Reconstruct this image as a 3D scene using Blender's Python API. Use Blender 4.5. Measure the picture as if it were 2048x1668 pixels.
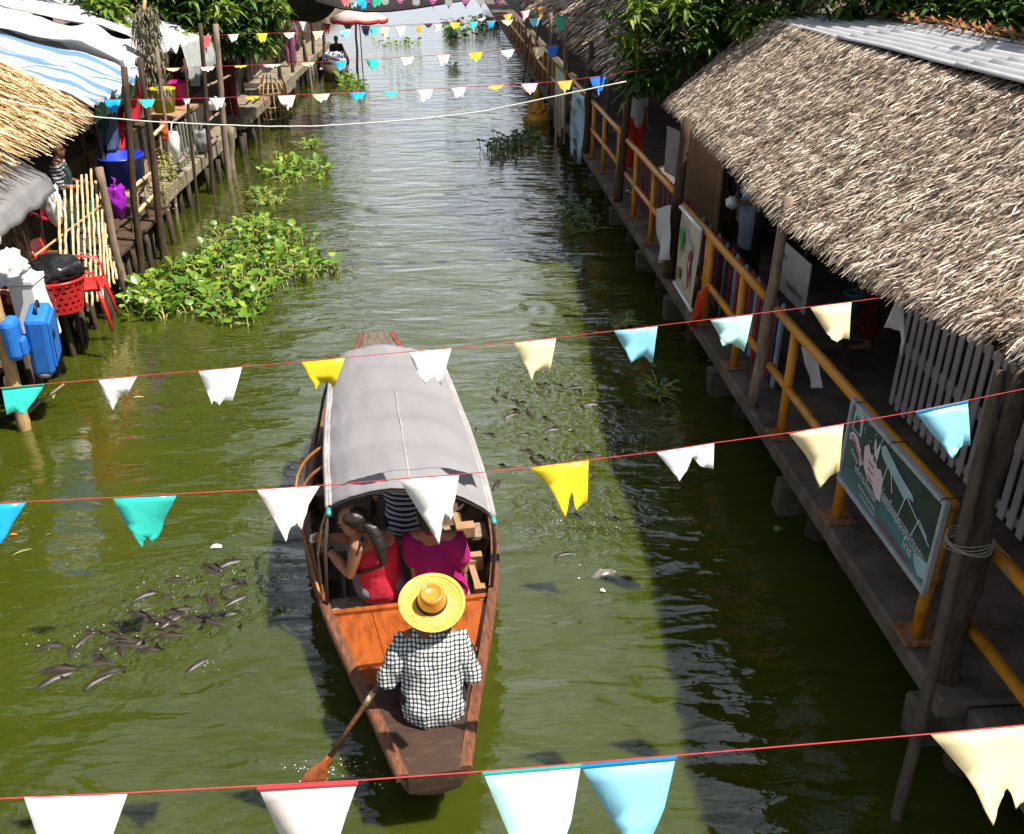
import bpy, bmesh, math, random
from mathutils import Vector, Matrix, noise, Quaternion
random.seed(7)
R = math.radians
scene = bpy.context.scene
for o in list(bpy.data.objects): bpy.data.objects.remove(o)

# ------------------------------------------------------------------ camera, sky, sun, exposure
CAM_H, PITCH, YAW, FPX = 4.5, R(27.4), R(3.74), 1848.0
cd = bpy.data.cameras.new('camera'); cam = bpy.data.objects.new('camera', cd)
scene.collection.objects.link(cam); scene.camera = cam
cam.location = (0, 0, CAM_H); cam.rotation_euler = (R(90) - PITCH, 0, -YAW)
cd.sensor_width = 36; cd.lens = 36 * FPX / 2048; cd.clip_start = 0.05; cd.clip_end = 2000
scene.render.resolution_x, scene.render.resolution_y = 1024, 834

SUN = Vector((0.50, -0.18, 1.0)).normalized()          # towards the sun
w = bpy.data.worlds.new('World'); scene.world = w; w.use_nodes = True
nt = w.node_tree; nt.nodes.clear()
sky = nt.nodes.new('ShaderNodeTexSky'); sky.sky_type = 'NISHITA'; sky.sun_disc = False
sky.sun_elevation = math.asin(SUN.z); sky.sun_rotation = math.atan2(SUN.x, SUN.y)
sky.air_density = 1.0; sky.dust_density = 1.5; sky.ozone_density = 1.0
bg = nt.nodes.new('ShaderNodeBackground'); bg.inputs[1].default_value = 0.05
wo = nt.nodes.new('ShaderNodeOutputWorld')
# fair-weather cloud layer seen in perspective: open overhead, closing up towards the horizon, the same all round
N = nt.nodes.new; K = nt.links.new
def mth(op, a, b=None, c=None):
    n = N('ShaderNodeMath'); n.operation = op
    for i, q in enumerate((a, b, c)):
        if q is None: continue
        if isinstance(q, (int, float)): n.inputs[i].default_value = q
        else: K(q, n.inputs[i])
    return n.outputs[0]
tc = N('ShaderNodeTexCoord'); sp = N('ShaderNodeSeparateXYZ'); K(tc.outputs['Generated'], sp.inputs[0])
zz = mth('MAXIMUM', sp.outputs[2], 0.0); iz = mth('DIVIDE', 1.0, mth('ADD', zz, .12)); cb = N('ShaderNodeCombineXYZ')
K(mth('MULTIPLY', sp.outputs[0], iz), cb.inputs[0]); K(mth('MULTIPLY', sp.outputs[1], iz), cb.inputs[1])
nz = N('ShaderNodeTexNoise'); nz.inputs['Scale'].default_value = 1.7; nz.inputs['Detail'].default_value = 6; K(cb.outputs[0], nz.inputs[0])
cov = mth('ADD', nz.outputs[0], mth('MULTIPLY', mth('SUBTRACT', 1.0, zz), .30))
rp = N('ShaderNodeValToRGB'); rp.color_ramp.elements[0].position = .50; rp.color_ramp.elements[1].position = .68; K(cov, rp.inputs[0])
mx = N('ShaderNodeMix'); mx.data_type = 'RGBA'; mx.inputs['B'].default_value = (9.0, 9.6, 10.6, 1)
K(rp.outputs[0], mx.inputs['Factor']); K(sky.outputs[0], mx.inputs['A'])
K(mx.outputs['Result'], bg.inputs[0]); K(bg.outputs[0], wo.inputs[0])
sl = bpy.data.lights.new('sun', 'SUN'); sl.energy = 5.0; sl.angle = R(0.5); sl.color = (1, .95, .87)
so = bpy.data.objects.new('sun', sl); scene.collection.objects.link(so)
so.rotation_euler = SUN.to_track_quat('Z', 'Y').to_euler(); so.location = (10, 3, 20)
vs = scene.view_settings; vs.view_transform = 'Standard'; vs.look = 'None'; vs.gamma = 1; vs.use_curve_mapping = False
vs.exposure = 0.95
scene.render.engine = 'CYCLES'
scene.cycles.max_bounces = 8; scene.cycles.diffuse_bounces = 3; scene.cycles.glossy_bounces = 3
scene.cycles.transmission_bounces = 4; scene.cycles.transparent_max_bounces = 8

# ------------------------------------------------------------------ pixel of the photograph -> point at a known distance
_cp, _sp, _cy, _sy = math.cos(PITCH), math.sin(PITCH), math.cos(YAW), math.sin(YAW)
def ray(u, v):
    x = (u - 1024) / FPX; y = (834 - v) / FPX; fy = _cp + y * _sp
    return Vector((x * _cy + fy * _sy, -x * _sy + fy * _cy, -_sp + y * _cp))
CAMP = Vector((0, 0, CAM_H))
def az(u, v, z): r = ray(u, v); return CAMP + r * ((z - CAM_H) / r.z)
def ax(u, v, x): r = ray(u, v); return CAMP + r * (x / r.x)
def ay(u, v, y): r = ray(u, v); return CAMP + r * (y / r.y)

# ------------------------------------------------------------------ mesh helper
C = scene.collection
class MB:
    def __init__(s): s.v = []; s.f = []; s.m = []; s.uv = None
    def add(s, vs, fs, mi=0):
        n = len(s.v); s.v += [tuple(p) for p in vs]; s.f += [tuple(i + n for i in f) for f in fs]; s.m += [mi] * len(fs); return s
    def box(s, c, d, rot=None, mi=0):
        c = Vector(c); h = Vector(d) / 2; vs = []
        for sx in (-1, 1):
            for sy in (-1, 1):
                for sz in (-1, 1):
                    p = Vector((sx * h.x, sy * h.y, sz * h.z))
                    if rot is not None: p = rot @ p
                    vs.append(c + p)
        return s.add(vs, [(0, 1, 3, 2), (4, 6, 7, 5), (0, 4, 5, 1), (2, 3, 7, 6), (0, 2, 6, 4), (1, 5, 7, 3)], mi)
    def tube(s, pts, rad, n=8, cap=True, mi=0, side=None, closed=False):
        pts = [Vector(p) for p in pts]; k = len(pts)
        if not isinstance(rad, (list, tuple)): rad = [rad] * k
        rings = []; prev = None
        for i, p in enumerate(pts):
            if closed: t = pts[(i + 1) % k] - pts[i - 1]
            else: t = pts[min(i + 1, k - 1)] - pts[max(i - 1, 0)]
            if t.length < 1e-9: t = Vector((0, 0, 1))
            t.normalize()
            if side is not None: a = Vector(side) - t * t.dot(Vector(side))
            elif prev is not None: a = prev - t * t.dot(prev)
            else: a = Vector((1, 0, 0)) if abs(t.x) < .9 else Vector((0, 1, 0)); a = a - t * t.dot(a)
            if a.length < 1e-6: a = t.orthogonal()
            a.normalize(); b = t.cross(a); prev = a
            rr = rad[i]; rx, ry = rr if isinstance(rr, (tuple, list)) else (rr, rr)
            rings.append([p + a * math.cos(2 * math.pi * j / n) * rx + b * math.sin(2 * math.pi * j / n) * ry for j in range(n)])
        vs = [p for r_ in rings for p in r_]; fs = []
        for i in range(k if closed else k - 1):
            i2 = (i + 1) % k
            for j in range(n):
                j2 = (j + 1) % n; fs.append((i * n + j, i * n + j2, i2 * n + j2, i2 * n + j))
        if cap and not closed: fs.append(tuple(range(n - 1, -1, -1))); fs.append(tuple((k - 1) * n + j for j in range(n)))
        return s.add(vs, fs, mi)
    def chain(s, pts, n=12, side=None, mi=0):
        """rounded-end tube: pts = [(p, r)], r a number or (rx, ry)"""
        P = [Vector(p) for p, r in pts]; Q = [r if isinstance(r, (tuple, list)) else (r, r) for p, r in pts]
        a = (P[0] - P[1]).normalized(); b = (P[-1] - P[-2]).normalized(); r0 = min(Q[0]); r1 = min(Q[-1])
        pp = []; rr = []
        for t in (.98, .8, .45): pp.append(P[0] + a * r0 * t); q = math.sqrt(1 - t * t); rr.append((Q[0][0] * q, Q[0][1] * q))
        for i in range(len(P)): pp.append(P[i]); rr.append(Q[i])
        for t in (.45, .8, .98): pp.append(P[-1] + b * r1 * t); q = math.sqrt(1 - t * t); rr.append((Q[-1][0] * q, Q[-1][1] * q))
        return s.tube(pp, rr, n, True, mi, side)
    def ball(s, c, r, n=12, m=8, rot=None, mi=0):
        c = Vector(c); r = Vector(r) if isinstance(r, (tuple, list, Vector)) else Vector((r, r, r)); vs = []; fs = []
        for i in range(m + 1):
            th = math.pi * (i + .02) / (m + .04)
            for j in range(n):
                ph = 2 * math.pi * j / n
                p = Vector((r.x * math.sin(th) * math.cos(ph), r.y * math.sin(th) * math.sin(ph), r.z * math.cos(th)))
                if rot is not None: p = rot @ p
                vs.append(c + p)
        for i in range(m):
            for j in range(n):
                j2 = (j + 1) % n; fs.append((i * n + j, (i + 1) * n + j, (i + 1) * n + j2, i * n + j2))
        fs.append(tuple(range(n))); fs.append(tuple(m * n + j for j in range(n - 1, -1, -1)))
        return s.add(vs, fs, mi)
    def lathe(s, prof, n=24, c=(0, 0, 0), mi=0, cap=False):
        c = Vector(c); vs = []; fs = []
        for r, z in prof:
            for j in range(n): a = 2 * math.pi * j / n; vs.append(c + Vector((r * math.cos(a), r * math.sin(a), z)))
        for i in range(len(prof) - 1):
            for j in range(n):
                j2 = (j + 1) % n; fs.append((i * n + j, i * n + j2, (i + 1) * n + j2, (i + 1) * n + j))
        if cap: fs.append(tuple(range(n - 1, -1, -1))); fs.append(tuple((len(prof) - 1) * n + j for j in range(n)))
        return s.add(vs, fs, mi)
    def grid(s, P, mi=0, wrap=False):
        """P = rows of points"""
        r = len(P); c = len(P[0]); fs = []
        for i in range(r - 1):
            for j in range(c - 1 + (1 if wrap else 0)):
                j2 = (j + 1) % c; fs.append((i * c + j, i * c + j2, (i + 1) * c + j2, (i + 1) * c + j))
        return s.add([p for row in P for p in row], fs, mi)
    def mesh(s, name):
        me = bpy.data.meshes.new(name); me.from_pydata(s.v, [], s.f); me.update(); return me
    def build(s, name, mat=None, parent=None, smooth=False, solid=0, fix=True, bevel=0):
        me = s.mesh(name)
        if fix:
            bm = bmesh.new(); bm.from_mesh(me); bmesh.ops.recalc_face_normals(bm, faces=bm.faces)
            bm.to_mesh(me); bm.free()
        mats = mat if isinstance(mat, (list, tuple)) else [mat]
        for m in mats:
            if m: me.materials.append(m)
        if len(mats) > 1: me.polygons.foreach_set('material_index', s.m)
        if smooth: me.polygons.foreach_set('use_smooth', [True] * len(me.polygons))
        o = link(name, me, parent)
        if solid: md = o.modifiers.new('thickness', 'SOLIDIFY'); md.thickness = solid; md.offset = 0
        if bevel: md = o.modifiers.new('bevel', 'BEVEL'); md.width = bevel; md.segments = 2; md.limit_method = 'ANGLE'
        return o
def link(name, me, parent=None):
    o = bpy.data.objects.new(name, me); C.objects.link(o)
    if parent is not None: o.parent = parent
    return o
def thing(name, label, cat, loc=(0, 0, 0), rz=0, group=None):
    o = bpy.data.objects.new(name, None); C.objects.link(o); o.location = loc; o.rotation_euler = (0, 0, rz)
    o.empty_display_size = .1
    return tag(o, label, cat, group)
def tag(o, label=None, cat=None, group=None, kind=None):
    if label: o['label'] = label
    if cat: o['category'] = cat
    if group: o['group'] = group
    if kind: o['kind'] = kind
    return o
def rnd(a, b): return random.uniform(a, b)
def lerp(a, b, t): return a + (b - a) * t
def n3(p, s=1.0): return noise.noise(Vector(p) * s)

# ------------------------------------------------------------------ materials
MATS = {}
def mat(name, c1, c2=None, scale=6, rough=.75, bump=0., stretch=(1, 1, 1), spec=.3, metal=0, island=0, transl=0,
        coat=0, lo=.35, hi=.65, detail=5, sheen=0, c3=None, fine=0):
    if name in MATS: return MATS[name]
    m = bpy.data.materials.new(name); m.use_nodes = True; nt = m.node_tree; b = nt.nodes['Principled BSDF']; L = nt.links.new
    b.inputs['Roughness'].default_value = rough; b.inputs['Specular IOR Level'].default_value = spec; b.inputs['Metallic'].default_value = metal
    if coat: b.inputs['Coat Weight'].default_value = coat; b.inputs['Coat Roughness'].default_value = .15
    if sheen: b.inputs['Sheen Weight'].default_value = sheen
    tc = nt.nodes.new('ShaderNodeTexCoord'); mp = nt.nodes.new('ShaderNodeMapping'); mp.inputs['Scale'].default_value = stretch
    L(tc.outputs['Object'], mp.inputs[0])
    nz = nt.nodes.new('ShaderNodeTexNoise'); nz.inputs['Scale'].default_value = scale; nz.inputs['Detail'].default_value = detail; nz.inputs['Roughness'].default_value = .62
    L(mp.outputs[0], nz.inputs[0])
    col = None
    if c2 is None: c2 = tuple(x * .8 for x in c1)
    rp = nt.nodes.new('ShaderNodeValToRGB'); e = rp.color_ramp.elements
    e[0].position = lo; e[1].position = hi; e[0].color = (*c1, 1); e[1].color = (*c2, 1)
    if c3: q = e.new((lo + hi) / 2); q.color = (*c3, 1)
    if island:
        g = nt.nodes.new('ShaderNodeNewGeometry'); mm = nt.nodes.new('ShaderNodeMath'); mm.operation = 'MULTIPLY_ADD'
        mm.inputs[1].default_value = island; L(g.outputs['Random Per Island'], mm.inputs[0])
        m2 = nt.nodes.new('ShaderNodeMath'); m2.operation = 'MULTIPLY'; m2.inputs[1].default_value = 1 - island; L(nz.outputs[0], m2.inputs[0])
        L(m2.outputs[0], mm.inputs[2]); L(mm.outputs[0], rp.inputs[0])
    else: L(nz.outputs[0], rp.inputs[0])
    L(rp.outputs[0], b.inputs['Base Color'])
    if bump:
        bp = nt.nodes.new('ShaderNodeBump'); bp.inputs['Strength'].default_value = .7; bp.inputs['Distance'].default_value = bump
        src = nz.outputs[0]
        if fine:
            nf = nt.nodes.new('ShaderNodeTexNoise'); nf.inputs['Scale'].default_value = fine; nf.inputs['Detail'].default_value = 3; L(mp.outputs[0], nf.inputs[0]); src = nf.outputs[0]
        L(src, bp.inputs['Height']); L(bp.outputs[0], b.inputs['Normal'])
    if transl:
        tr = nt.nodes.new('ShaderNodeBsdfTranslucent'); L(rp.outputs[0], tr.inputs[0]); ms = nt.nodes.new('ShaderNodeMixShader'); ms.inputs[0].default_value = transl
        L(b.outputs[0], ms.inputs[1]); L(tr.outputs[0], ms.inputs[2]); L(ms.outputs[0], nt.nodes['Material Output'].inputs[0])
    MATS[name] = m; return m

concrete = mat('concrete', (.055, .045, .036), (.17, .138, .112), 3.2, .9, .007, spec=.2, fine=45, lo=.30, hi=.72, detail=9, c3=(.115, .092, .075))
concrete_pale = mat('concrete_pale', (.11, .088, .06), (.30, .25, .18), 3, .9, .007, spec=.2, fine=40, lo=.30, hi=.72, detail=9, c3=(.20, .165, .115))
yellow_paint = mat('yellow_paint', (.52, .21, .008), (.40, .145, .008), 9, .38, .001, spec=.45, c3=(.58, .24, .012))
worn_yellow = mat('worn_yellow', (.54, .22, .010), (.22, .20, .20), 14, .45, .002, spec=.4, lo=.56, hi=.62, stretch=(1, .5, 1))
rust = mat('rust', (.16, .07, .03), (.33, .17, .09), 30, .95, .006, spec=.1)
wood_dark = mat('wood_dark', (.042, .026, .017), (.095, .06, .038), 9, .85, .006, (4, 4, .6), fine=20, spec=.2)
wood_grey = mat('wood_grey', (.15, .105, .075), (.30, .225, .165), 9, .85, .006, (4, 4, .6), spec=.2)
wood_board = mat('wood_board', (.24, .13, .055), (.36, .21, .10), 6, .7, .002, (6, 6, .5), spec=.3)
bamboo = mat('bamboo', (.50, .33, .15), (.34, .20, .08), 7, .55, .002, (3, 3, .8), spec=.35)
bamboo_pale = mat('bamboo_pale', (.66, .50, .30), (.45, .27, .11), 10, .5, .002, (2, 2, 2), spec=.4, lo=.42, hi=.6)
pile_dark = mat('pile_dark', (.028, .022, .016), (.075, .056, .04), 8, .9, .008, (3, 3, .6), spec=.2)
white_paint = mat('white_paint', (.46, .42, .43), (.34, .30, .31), 5, .6, .001)
white_rope = mat('white_rope', (.75, .74, .70), None, 30, .7)
red_cord = mat('red_cord', (.55, .04, .04), (.40, .03, .05), 20, .7)
thatch_tan = mat('thatch_tan', (.055, .032, .022), (.84, .73, .60), 1.1, .85, 0, island=.84, lo=.20, hi=.90, c3=(.36, .27, .20), spec=.15)
thatch_dark = mat('thatch_dark', (.05, .032, .02), (.10, .07, .045), 10, .95, .01)
thatch_gold = mat('thatch_gold', (.20, .10, .04), (.76, .58, .35), 2, .75, 0, island=.85, lo=.1, hi=.88, c3=(.48, .32, .15), spec=.2)
thatch_brown = mat('thatch_brown', (.10, .035, .012), (.34, .16, .07), 2, .9, 0, island=.8, lo=.1, hi=.9)
metal_sheet = mat('metal_sheet', (.46, .46, .47), (.35, .35, .36), 2, .5, 0, spec=.4, metal=.1)
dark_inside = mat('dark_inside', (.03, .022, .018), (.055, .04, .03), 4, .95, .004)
soil = mat('soil', (.10, .075, .05), (.16, .12, .08), 2, .95, .01)
# ------------------------------------------------------------------ water
def water_material():
    m = bpy.data.materials.new('canal_water'); m.use_nodes = True; nt = m.node_tree; b = nt.nodes['Principled BSDF']; L = nt.links.new
    tc = nt.nodes.new('ShaderNodeTexCoord')
    def nzn(scale, stretch=(1, 1, 1), detail=3, dist=0.):
        mp = nt.nodes.new('ShaderNodeMapping'); mp.inputs['Scale'].default_value = stretch; L(tc.outputs['Object'], mp.inputs[0])
        n = nt.nodes.new('ShaderNodeTexNoise'); n.inputs['Scale'].default_value = scale; n.inputs['Detail'].default_value = detail; n.inputs['Distortion'].default_value = dist
        L(mp.outputs[0], n.inputs[0]); return n.outputs[0]
    rp = nt.nodes.new('ShaderNodeValToRGB'); e = rp.color_ramp.elements
    e[0].position = .3; e[0].color = (.038, .050, .0042, 1); e[1].position = .7; e[1].color = (.050, .060, .0046, 1)
    L(nzn(.35), rp.inputs[0]); L(rp.outputs[0], b.inputs['Base Color'])
    b.inputs['Roughness'].default_value = .03; b.inputs['IOR'].default_value = 1.45; b.inputs['Coat Weight'].default_value = 1.0; b.inputs['Coat Roughness'].default_value = .02; b.inputs['Coat IOR'].default_value = 1.5; b.inputs['Specular IOR Level'].default_value = .5
    b.inputs['Subsurface Weight'].default_value = 1.0; b.inputs['Subsurface Radius'].default_value = (.34, .34, .10); b.inputs['Subsurface Scale'].default_value = 1.0
    b1 = nt.nodes.new('ShaderNodeBump'); b1.inputs['Strength'].default_value = 1; b1.inputs['Distance'].default_value = .075
    b2 = nt.nodes.new('ShaderNodeBump'); b2.inputs['Strength'].default_value = 1; b2.inputs['Distance'].default_value = .015
    b3 = nt.nodes.new('ShaderNodeBump'); b3.inputs['Strength'].default_value = 1; b3.inputs['Distance'].default_value = .003
    # the wind ruffles the middle of the canal more than the sheltered left bank
    sx = nt.nodes.new('ShaderNodeSeparateXYZ'); L(tc.outputs['Object'], sx.inputs[0])
    mr = nt.nodes.new('ShaderNodeMapRange'); mr.inputs[1].default_value = -4.6; mr.inputs[2].default_value = -1.5; mr.inputs[3].default_value = .25; mr.inputs[4].default_value = 1.0
    L(sx.outputs[0], mr.inputs[0])
    L(mr.outputs[0], b1.inputs['Strength']); L(mr.outputs[0], b2.inputs['Strength'])
    L(nzn(1.15, (.7, 1.6, 1), 2, .6), b1.inputs['Height']); L(nzn(4.0, (.6, 1.6, 1), 2, .4), b2.inputs['Height']); L(nzn(14, (.8, 1.4, 1), 2), b3.inputs['Height'])
    L(b1.outputs[0], b2.inputs['Normal']); L(b2.outputs[0], b3.inputs['Normal']); b4 = nt.nodes.new('ShaderNodeBump'); b4.inputs['Distance'].default_value = .035     # water churned by the feeding fish
    acc = None
    for c_, r_ in ((az(300, 1235, 0), 1.0), (az(420, 1190, 0), .7), (az(1110, 860, 0), 1.3), (az(1150, 1030, 0), .9), (az(1050, 760, 0), .9)):
        dn = nt.nodes.new('ShaderNodeVectorMath'); dn.operation = 'DISTANCE'; dn.inputs[1].default_value = c_; L(tc.outputs['Object'], dn.inputs[0])
        m_ = nt.nodes.new('ShaderNodeMapRange'); m_.inputs[1].default_value = r_; m_.inputs[2].default_value = r_ * .3; m_.inputs[3].default_value = 0; m_.inputs[4].default_value = 1; L(dn.outputs['Value'], m_.inputs[0])
        if acc is None: acc = m_.outputs[0]
        else: mm = nt.nodes.new('ShaderNodeMath'); mm.operation = 'MAXIMUM'; L(acc, mm.inputs[0]); L(m_.outputs[0], mm.inputs[1]); acc = mm.outputs[0]
    L(acc, b4.inputs['Strength']); L(nzn(8.5, (1, 1.2, 1), 3, .8), b4.inputs['Height']); L(b3.outputs[0], b4.inputs['Normal']); L(b4.outputs[0], b.inputs['Normal']); L(b4.outputs[0], b.inputs['Coat Normal'])
    return m
mb = MB(); mb.grid([[(x, y, 0) for x in (-9, -4.5, 0, 4.5, 9)] for y in (-14, 0, 20, 60, 140, 260)])
tag(mb.build('water', water_material()), kind='structure')

mb = MB()                                                   # banks and land behind the stalls
mb.grid([[(-420, y, .5), (-30, y, .52), (-6.9, y, .45), (-6.6, y, -.6)] for y in (-40, 20, 120, 500)])
mb.grid([[(5.8, y, -.6), (6.0, y, .45), (30, y, .52), (420, y, .5)] for y in (-40, 20, 120, 500)])
mb.grid([[(-8.9, 259, -.6), (9, 259, -.6)], [(-8.9, 259.5, .46), (9, 259.5, .46)], [(-8.9, 500, .5), (9, 500, .5)]])
tag(mb.build('ground', soil), kind='structure')

# ------------------------------------------------------------------ right walkway
HW = .68
concrete_dark = mat('concrete_algae', (.035, .034, .022), (.12, .105, .08), 5, .9, .008, spec=.2, fine=30, lo=.3, hi=.75)  # darker concrete for the beam ends
wk = thing('walkway', None, None); tag(wk, kind='structure')
def rough_box(name, x0, x1, y0, y1, z0, z1, m, parent, j=.012, nx=6, ny=16):
    """box with chipped long edges"""
    mb = MB(); P = []
    ys = [lerp(y0, y1, i / ny) for i in range(ny + 1)]
    for y in ys:
        k = lambda s: j * n3((y * 2.3 + s * 7.7, s, y0), 2.2)
        P.append([(x0 + abs(k(1)), y, z0), (x1, y, z0), (x1, y, z1), (x0 + .02 + k(2) * .6, y, z1 + k(3) * .25), (x0 + k(4), y, z1 - .018 + k(5) * .6)])
    mb.grid(P, wrap=True); n = 5
    mb.f.append(tuple(range(n))); mb.m.append(0); mb.f.append(tuple(ny * n + i for i in range(n))); mb.m.append(0)
    return mb.build(name, m, parent)
ys = [3.72, 6.05, 8.5, 10.9, 13.3, 15.7, 18.1, 20.5, 22.9, 25.3, 27.7, 30.1, 32.5, 34.9, 37.3, 39.7, 42.1, 44.5, 46.9, 49.3, 53, 57, 61, 65, 70, 75]
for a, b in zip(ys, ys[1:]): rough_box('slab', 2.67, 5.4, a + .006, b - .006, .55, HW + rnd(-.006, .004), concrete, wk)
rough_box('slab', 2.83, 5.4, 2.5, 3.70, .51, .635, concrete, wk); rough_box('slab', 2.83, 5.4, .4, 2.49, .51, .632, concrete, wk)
for i, y in enumerate((3.86, 6.32, 8.55, 10.7, 12.6, 15.0, 17.4, 19.8, 22.2, 25, 28, 31)):    # beam ends sticking out under the slabs
    b = rough_box('beam_end', 2.6, 5.0, y - .085, y + .085, .27, .546, concrete_dark, wk, .03, ny=6)
    mb = MB(); mb.tube([(3.0, y, -.8), (3.0, y, .3)], .1, 10); mb.build('pile', pile_dark, wk, True)

# ------------------------------------------------------------------ yellow pipe railings
def plate(mb, x, y, z):
    mb.box((x, y, z + .009), (.22, .21, .018), Matrix.Rotation(rnd(-.1, .1), 3, 'Z'))
    for a in (-1, 1):
        for b in (-1, 1): mb.tube([(x + a * .08, y + b * .075, z + .018), (x + a * .08, y + b * .075, z + .035)], .011, 6)
def railing(label, y0, y1, posts, top=1.65, mid=1.13, worn=False, z=HW, ends=False, x=2.775, r=.04):
    t = thing('pipe_railing', label, 'railing', (x, (y0 + y1) / 2, z), group='yellow pipe railings along the right walkway')
    cy = (y0 + y1) / 2; dz = z
    mb = MB(); pts = [(0, lerp(y0, y1, i / 6) - cy, top - dz + .004 * math.sin(i * 2)) for i in range(7)]
    mb.tube(pts, r, 14); mb.build('top_rail', worn_yellow if worn else yellow_paint, t, True)
    mb = MB(); mb.tube([(0, y0 - cy, mid - dz), (0, y1 - cy, mid - dz)], r * .92, 12); mb.build('middle_rail', yellow_paint, t, True)
    for yp in posts:
        mb = MB(); mb.tube([(0, yp - cy, .01), (0, yp - cy, mid - dz), (0, yp - cy, top - dz - .01)], r * .97, 12)
        p = mb.build('post', yellow_paint, t, True)
        mb = MB(); plate(mb, 0, yp - cy, 0.001); mb.build('base_plate', rust, p)
    return t
railing('near yellow railing run whose worn top rail leaves the right edge of the photo', 1.2, 3.97, (2.3,), 1.58, 1.05, True, z=.635, x=2.85)
railing('yellow railing section that carries the dark framed signboard', 4.23, 7.33, (4.27, 5.58, 6.86), worn=True)
railing('yellow railing section with the cream hand-painted banner hanging on it', 7.66, 10.85, (8.32, 9.50, 9.62, 10.62), worn=True)
railing('yellow railing section with the white cloth on its near end', 11.22, 14.68, (12.57, 13.89), 1.69, 1.17)
railing('yellow railing section in front of the person in red trousers', 15.1, 18.5, (15.4, 16.97, 18.28), 1.70, 1.18)
railing('yellow railing section beside the pale blue hanging banner', 19.0, 22.4, (20.0, 21.4), 1.70, 1.18)
railing('yellow railing section beyond the golden statue', 22.7, 26.2, (23.0, 24.4, 25.8), 1.70, 1.18)
railing('yellow railing section among the far grey posts', 26.6, 30.2, (27.0, 28.4, 29.8), 1.70, 1.18)
railing('farthest yellow railing section, running out at the top of the photo', 30.6, 44.0, (31.0, 33, 35, 37, 39, 41, 43), 1.70, 1.18)

# ------------------------------------------------------------------ wooden posts
def crooked(p0, p1, r0, r1, n=9, wob=.02, seed=0):
    P = []
    for i in range(n):
        t = i / (n - 1); q = Vector(p0).lerp(Vector(p1), t); k = wob * math.sin(math.pi * t) + wob * .25
        P.append(q + Vector((n3((seed, t * 3, 1)) * k, n3((seed, t * 3, 9)) * k, 0)))
    return P, [lerp(r0, r1, i / (n - 1)) * (1 + .08 * n3((seed, i, 3))) for i in range(n)]
def post(name, label, cat, p0, p1, r0, r1, m, group=None, wob=.03, n=9, sides=9):
    p0 = Vector(p0); o = None; mb = MB(); P, rr = crooked((0, 0, 0), Vector(p1) - p0, r0, r1, n, wob, p0.y * 3.1 + p0.x)
    mb.tube(P, rr, sides); o = mb.build(name, m, None, True); o.location = p0; return tag(o, label, cat, group)
G = 'wooden posts along the right walkway'
post('wooden_post', 'dark crooked post left of the person in red trousers', 'post', (2.71, 18.76, HW), (2.74, 18.76, 2.75), .065, .05, wood_dark, G)
post('wooden_post', 'dark crooked post between the red trousers and the coloured slats', 'post', (2.71, 14.9, HW), (2.80, 14.9, 2.6), .075, .055, wood_dark, G)
post('wooden_post', 'dark post with the white cloth tied to it', 'post', (2.71, 11.08, HW), (2.79, 11.08, 2.62), .08, .055, wood_dark, G)
post('wooden_post', 'weathered brown post under the eave between the coloured slats and the signboard', 'post', (2.70, 7.45, HW), (2.78, 7.45, 2.6), .055, .045, wood_grey, G)
tp = az(1890, 1385, .58); post('wooden_post', 'thick dark trunk post right of the signboard', 'post', tp, ay(2036, 730, tp.y + .06), .07, .05, pile_dark, G, .07)
q0, q1 = az(1790, 1635, 0), ay(1922, 1090, 3.83); qd = (q1 - q0) / (q1.z - q0.z)
bp = thing('bamboo_pole', 'long pale bamboo pole leaning into the water at the trunk post', 'pole', q0 - qd * .4); o0 = Vector(bp.location); qt = q0 + qd * 2.6 - o0
mb = MB(); P = []; rr = []
for i in range(40):
    t = i / 39; P.append(qt * t + Vector((.012 * math.sin(t * 5), 0, 0))); rr.append(lerp(.036, .03, t) * (1.14 if i % 8 == 0 else 1))
mb.tube(P, rr, 10); mb.build('cane', mat('old_bamboo', (.055, .040, .029), (.11, .082, .058), 7, .7, .003, (3, 3, .8)), bp, True)
mb = MB(); qc = q1 - o0 + Vector((.06, .03, 0))
for k in range(5): mb.tube([qc + Vector((.125 * math.cos(a), .10 * math.sin(a), -.03 + .014 * k + .012 * math.sin(a * 2 + k))) for a in [i * math.pi / 8 for i in range(16)]], .0022, 5, closed=True)
mb.tube([qc + Vector(v_) for v_ in ((.12, -.06, 0), (.19, -.08, -.05), (.17, -.09, -.13), (.21, -.08, -.17))], .002, 5)
mb.build('string_binding', mat('old_string', (.36, .33, .28), None, 20, .8), bp)
far = [(2.72, 22.9, 2.7, .05), (2.72, 26.4, 2.75, .055), (2.74, 30.4, 2.7, .05), (2.72, 34.5, 2.7, .05), (3.4, 20.6, 2.9, .05), (3.5, 24.6, 2.9, .05), (3.5, 28.5, 2.9, .05)]
names = ['nearest grey post past the blue banner', 'second grey post past the blue banner', 'third grey post past the blue banner', 'grey post at the far end of the right railing',
         'grey inner post behind the blue banner', 'grey inner post behind the green and cream board', 'grey inner post under the far thatched eave']
for (x, y, z, r), nm in zip(far, names): post('wooden_post', nm, 'post', (x, y, HW), (x + .03, y, z), r, r * .8, wood_grey, 'grey posts of the far right stalls')

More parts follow.
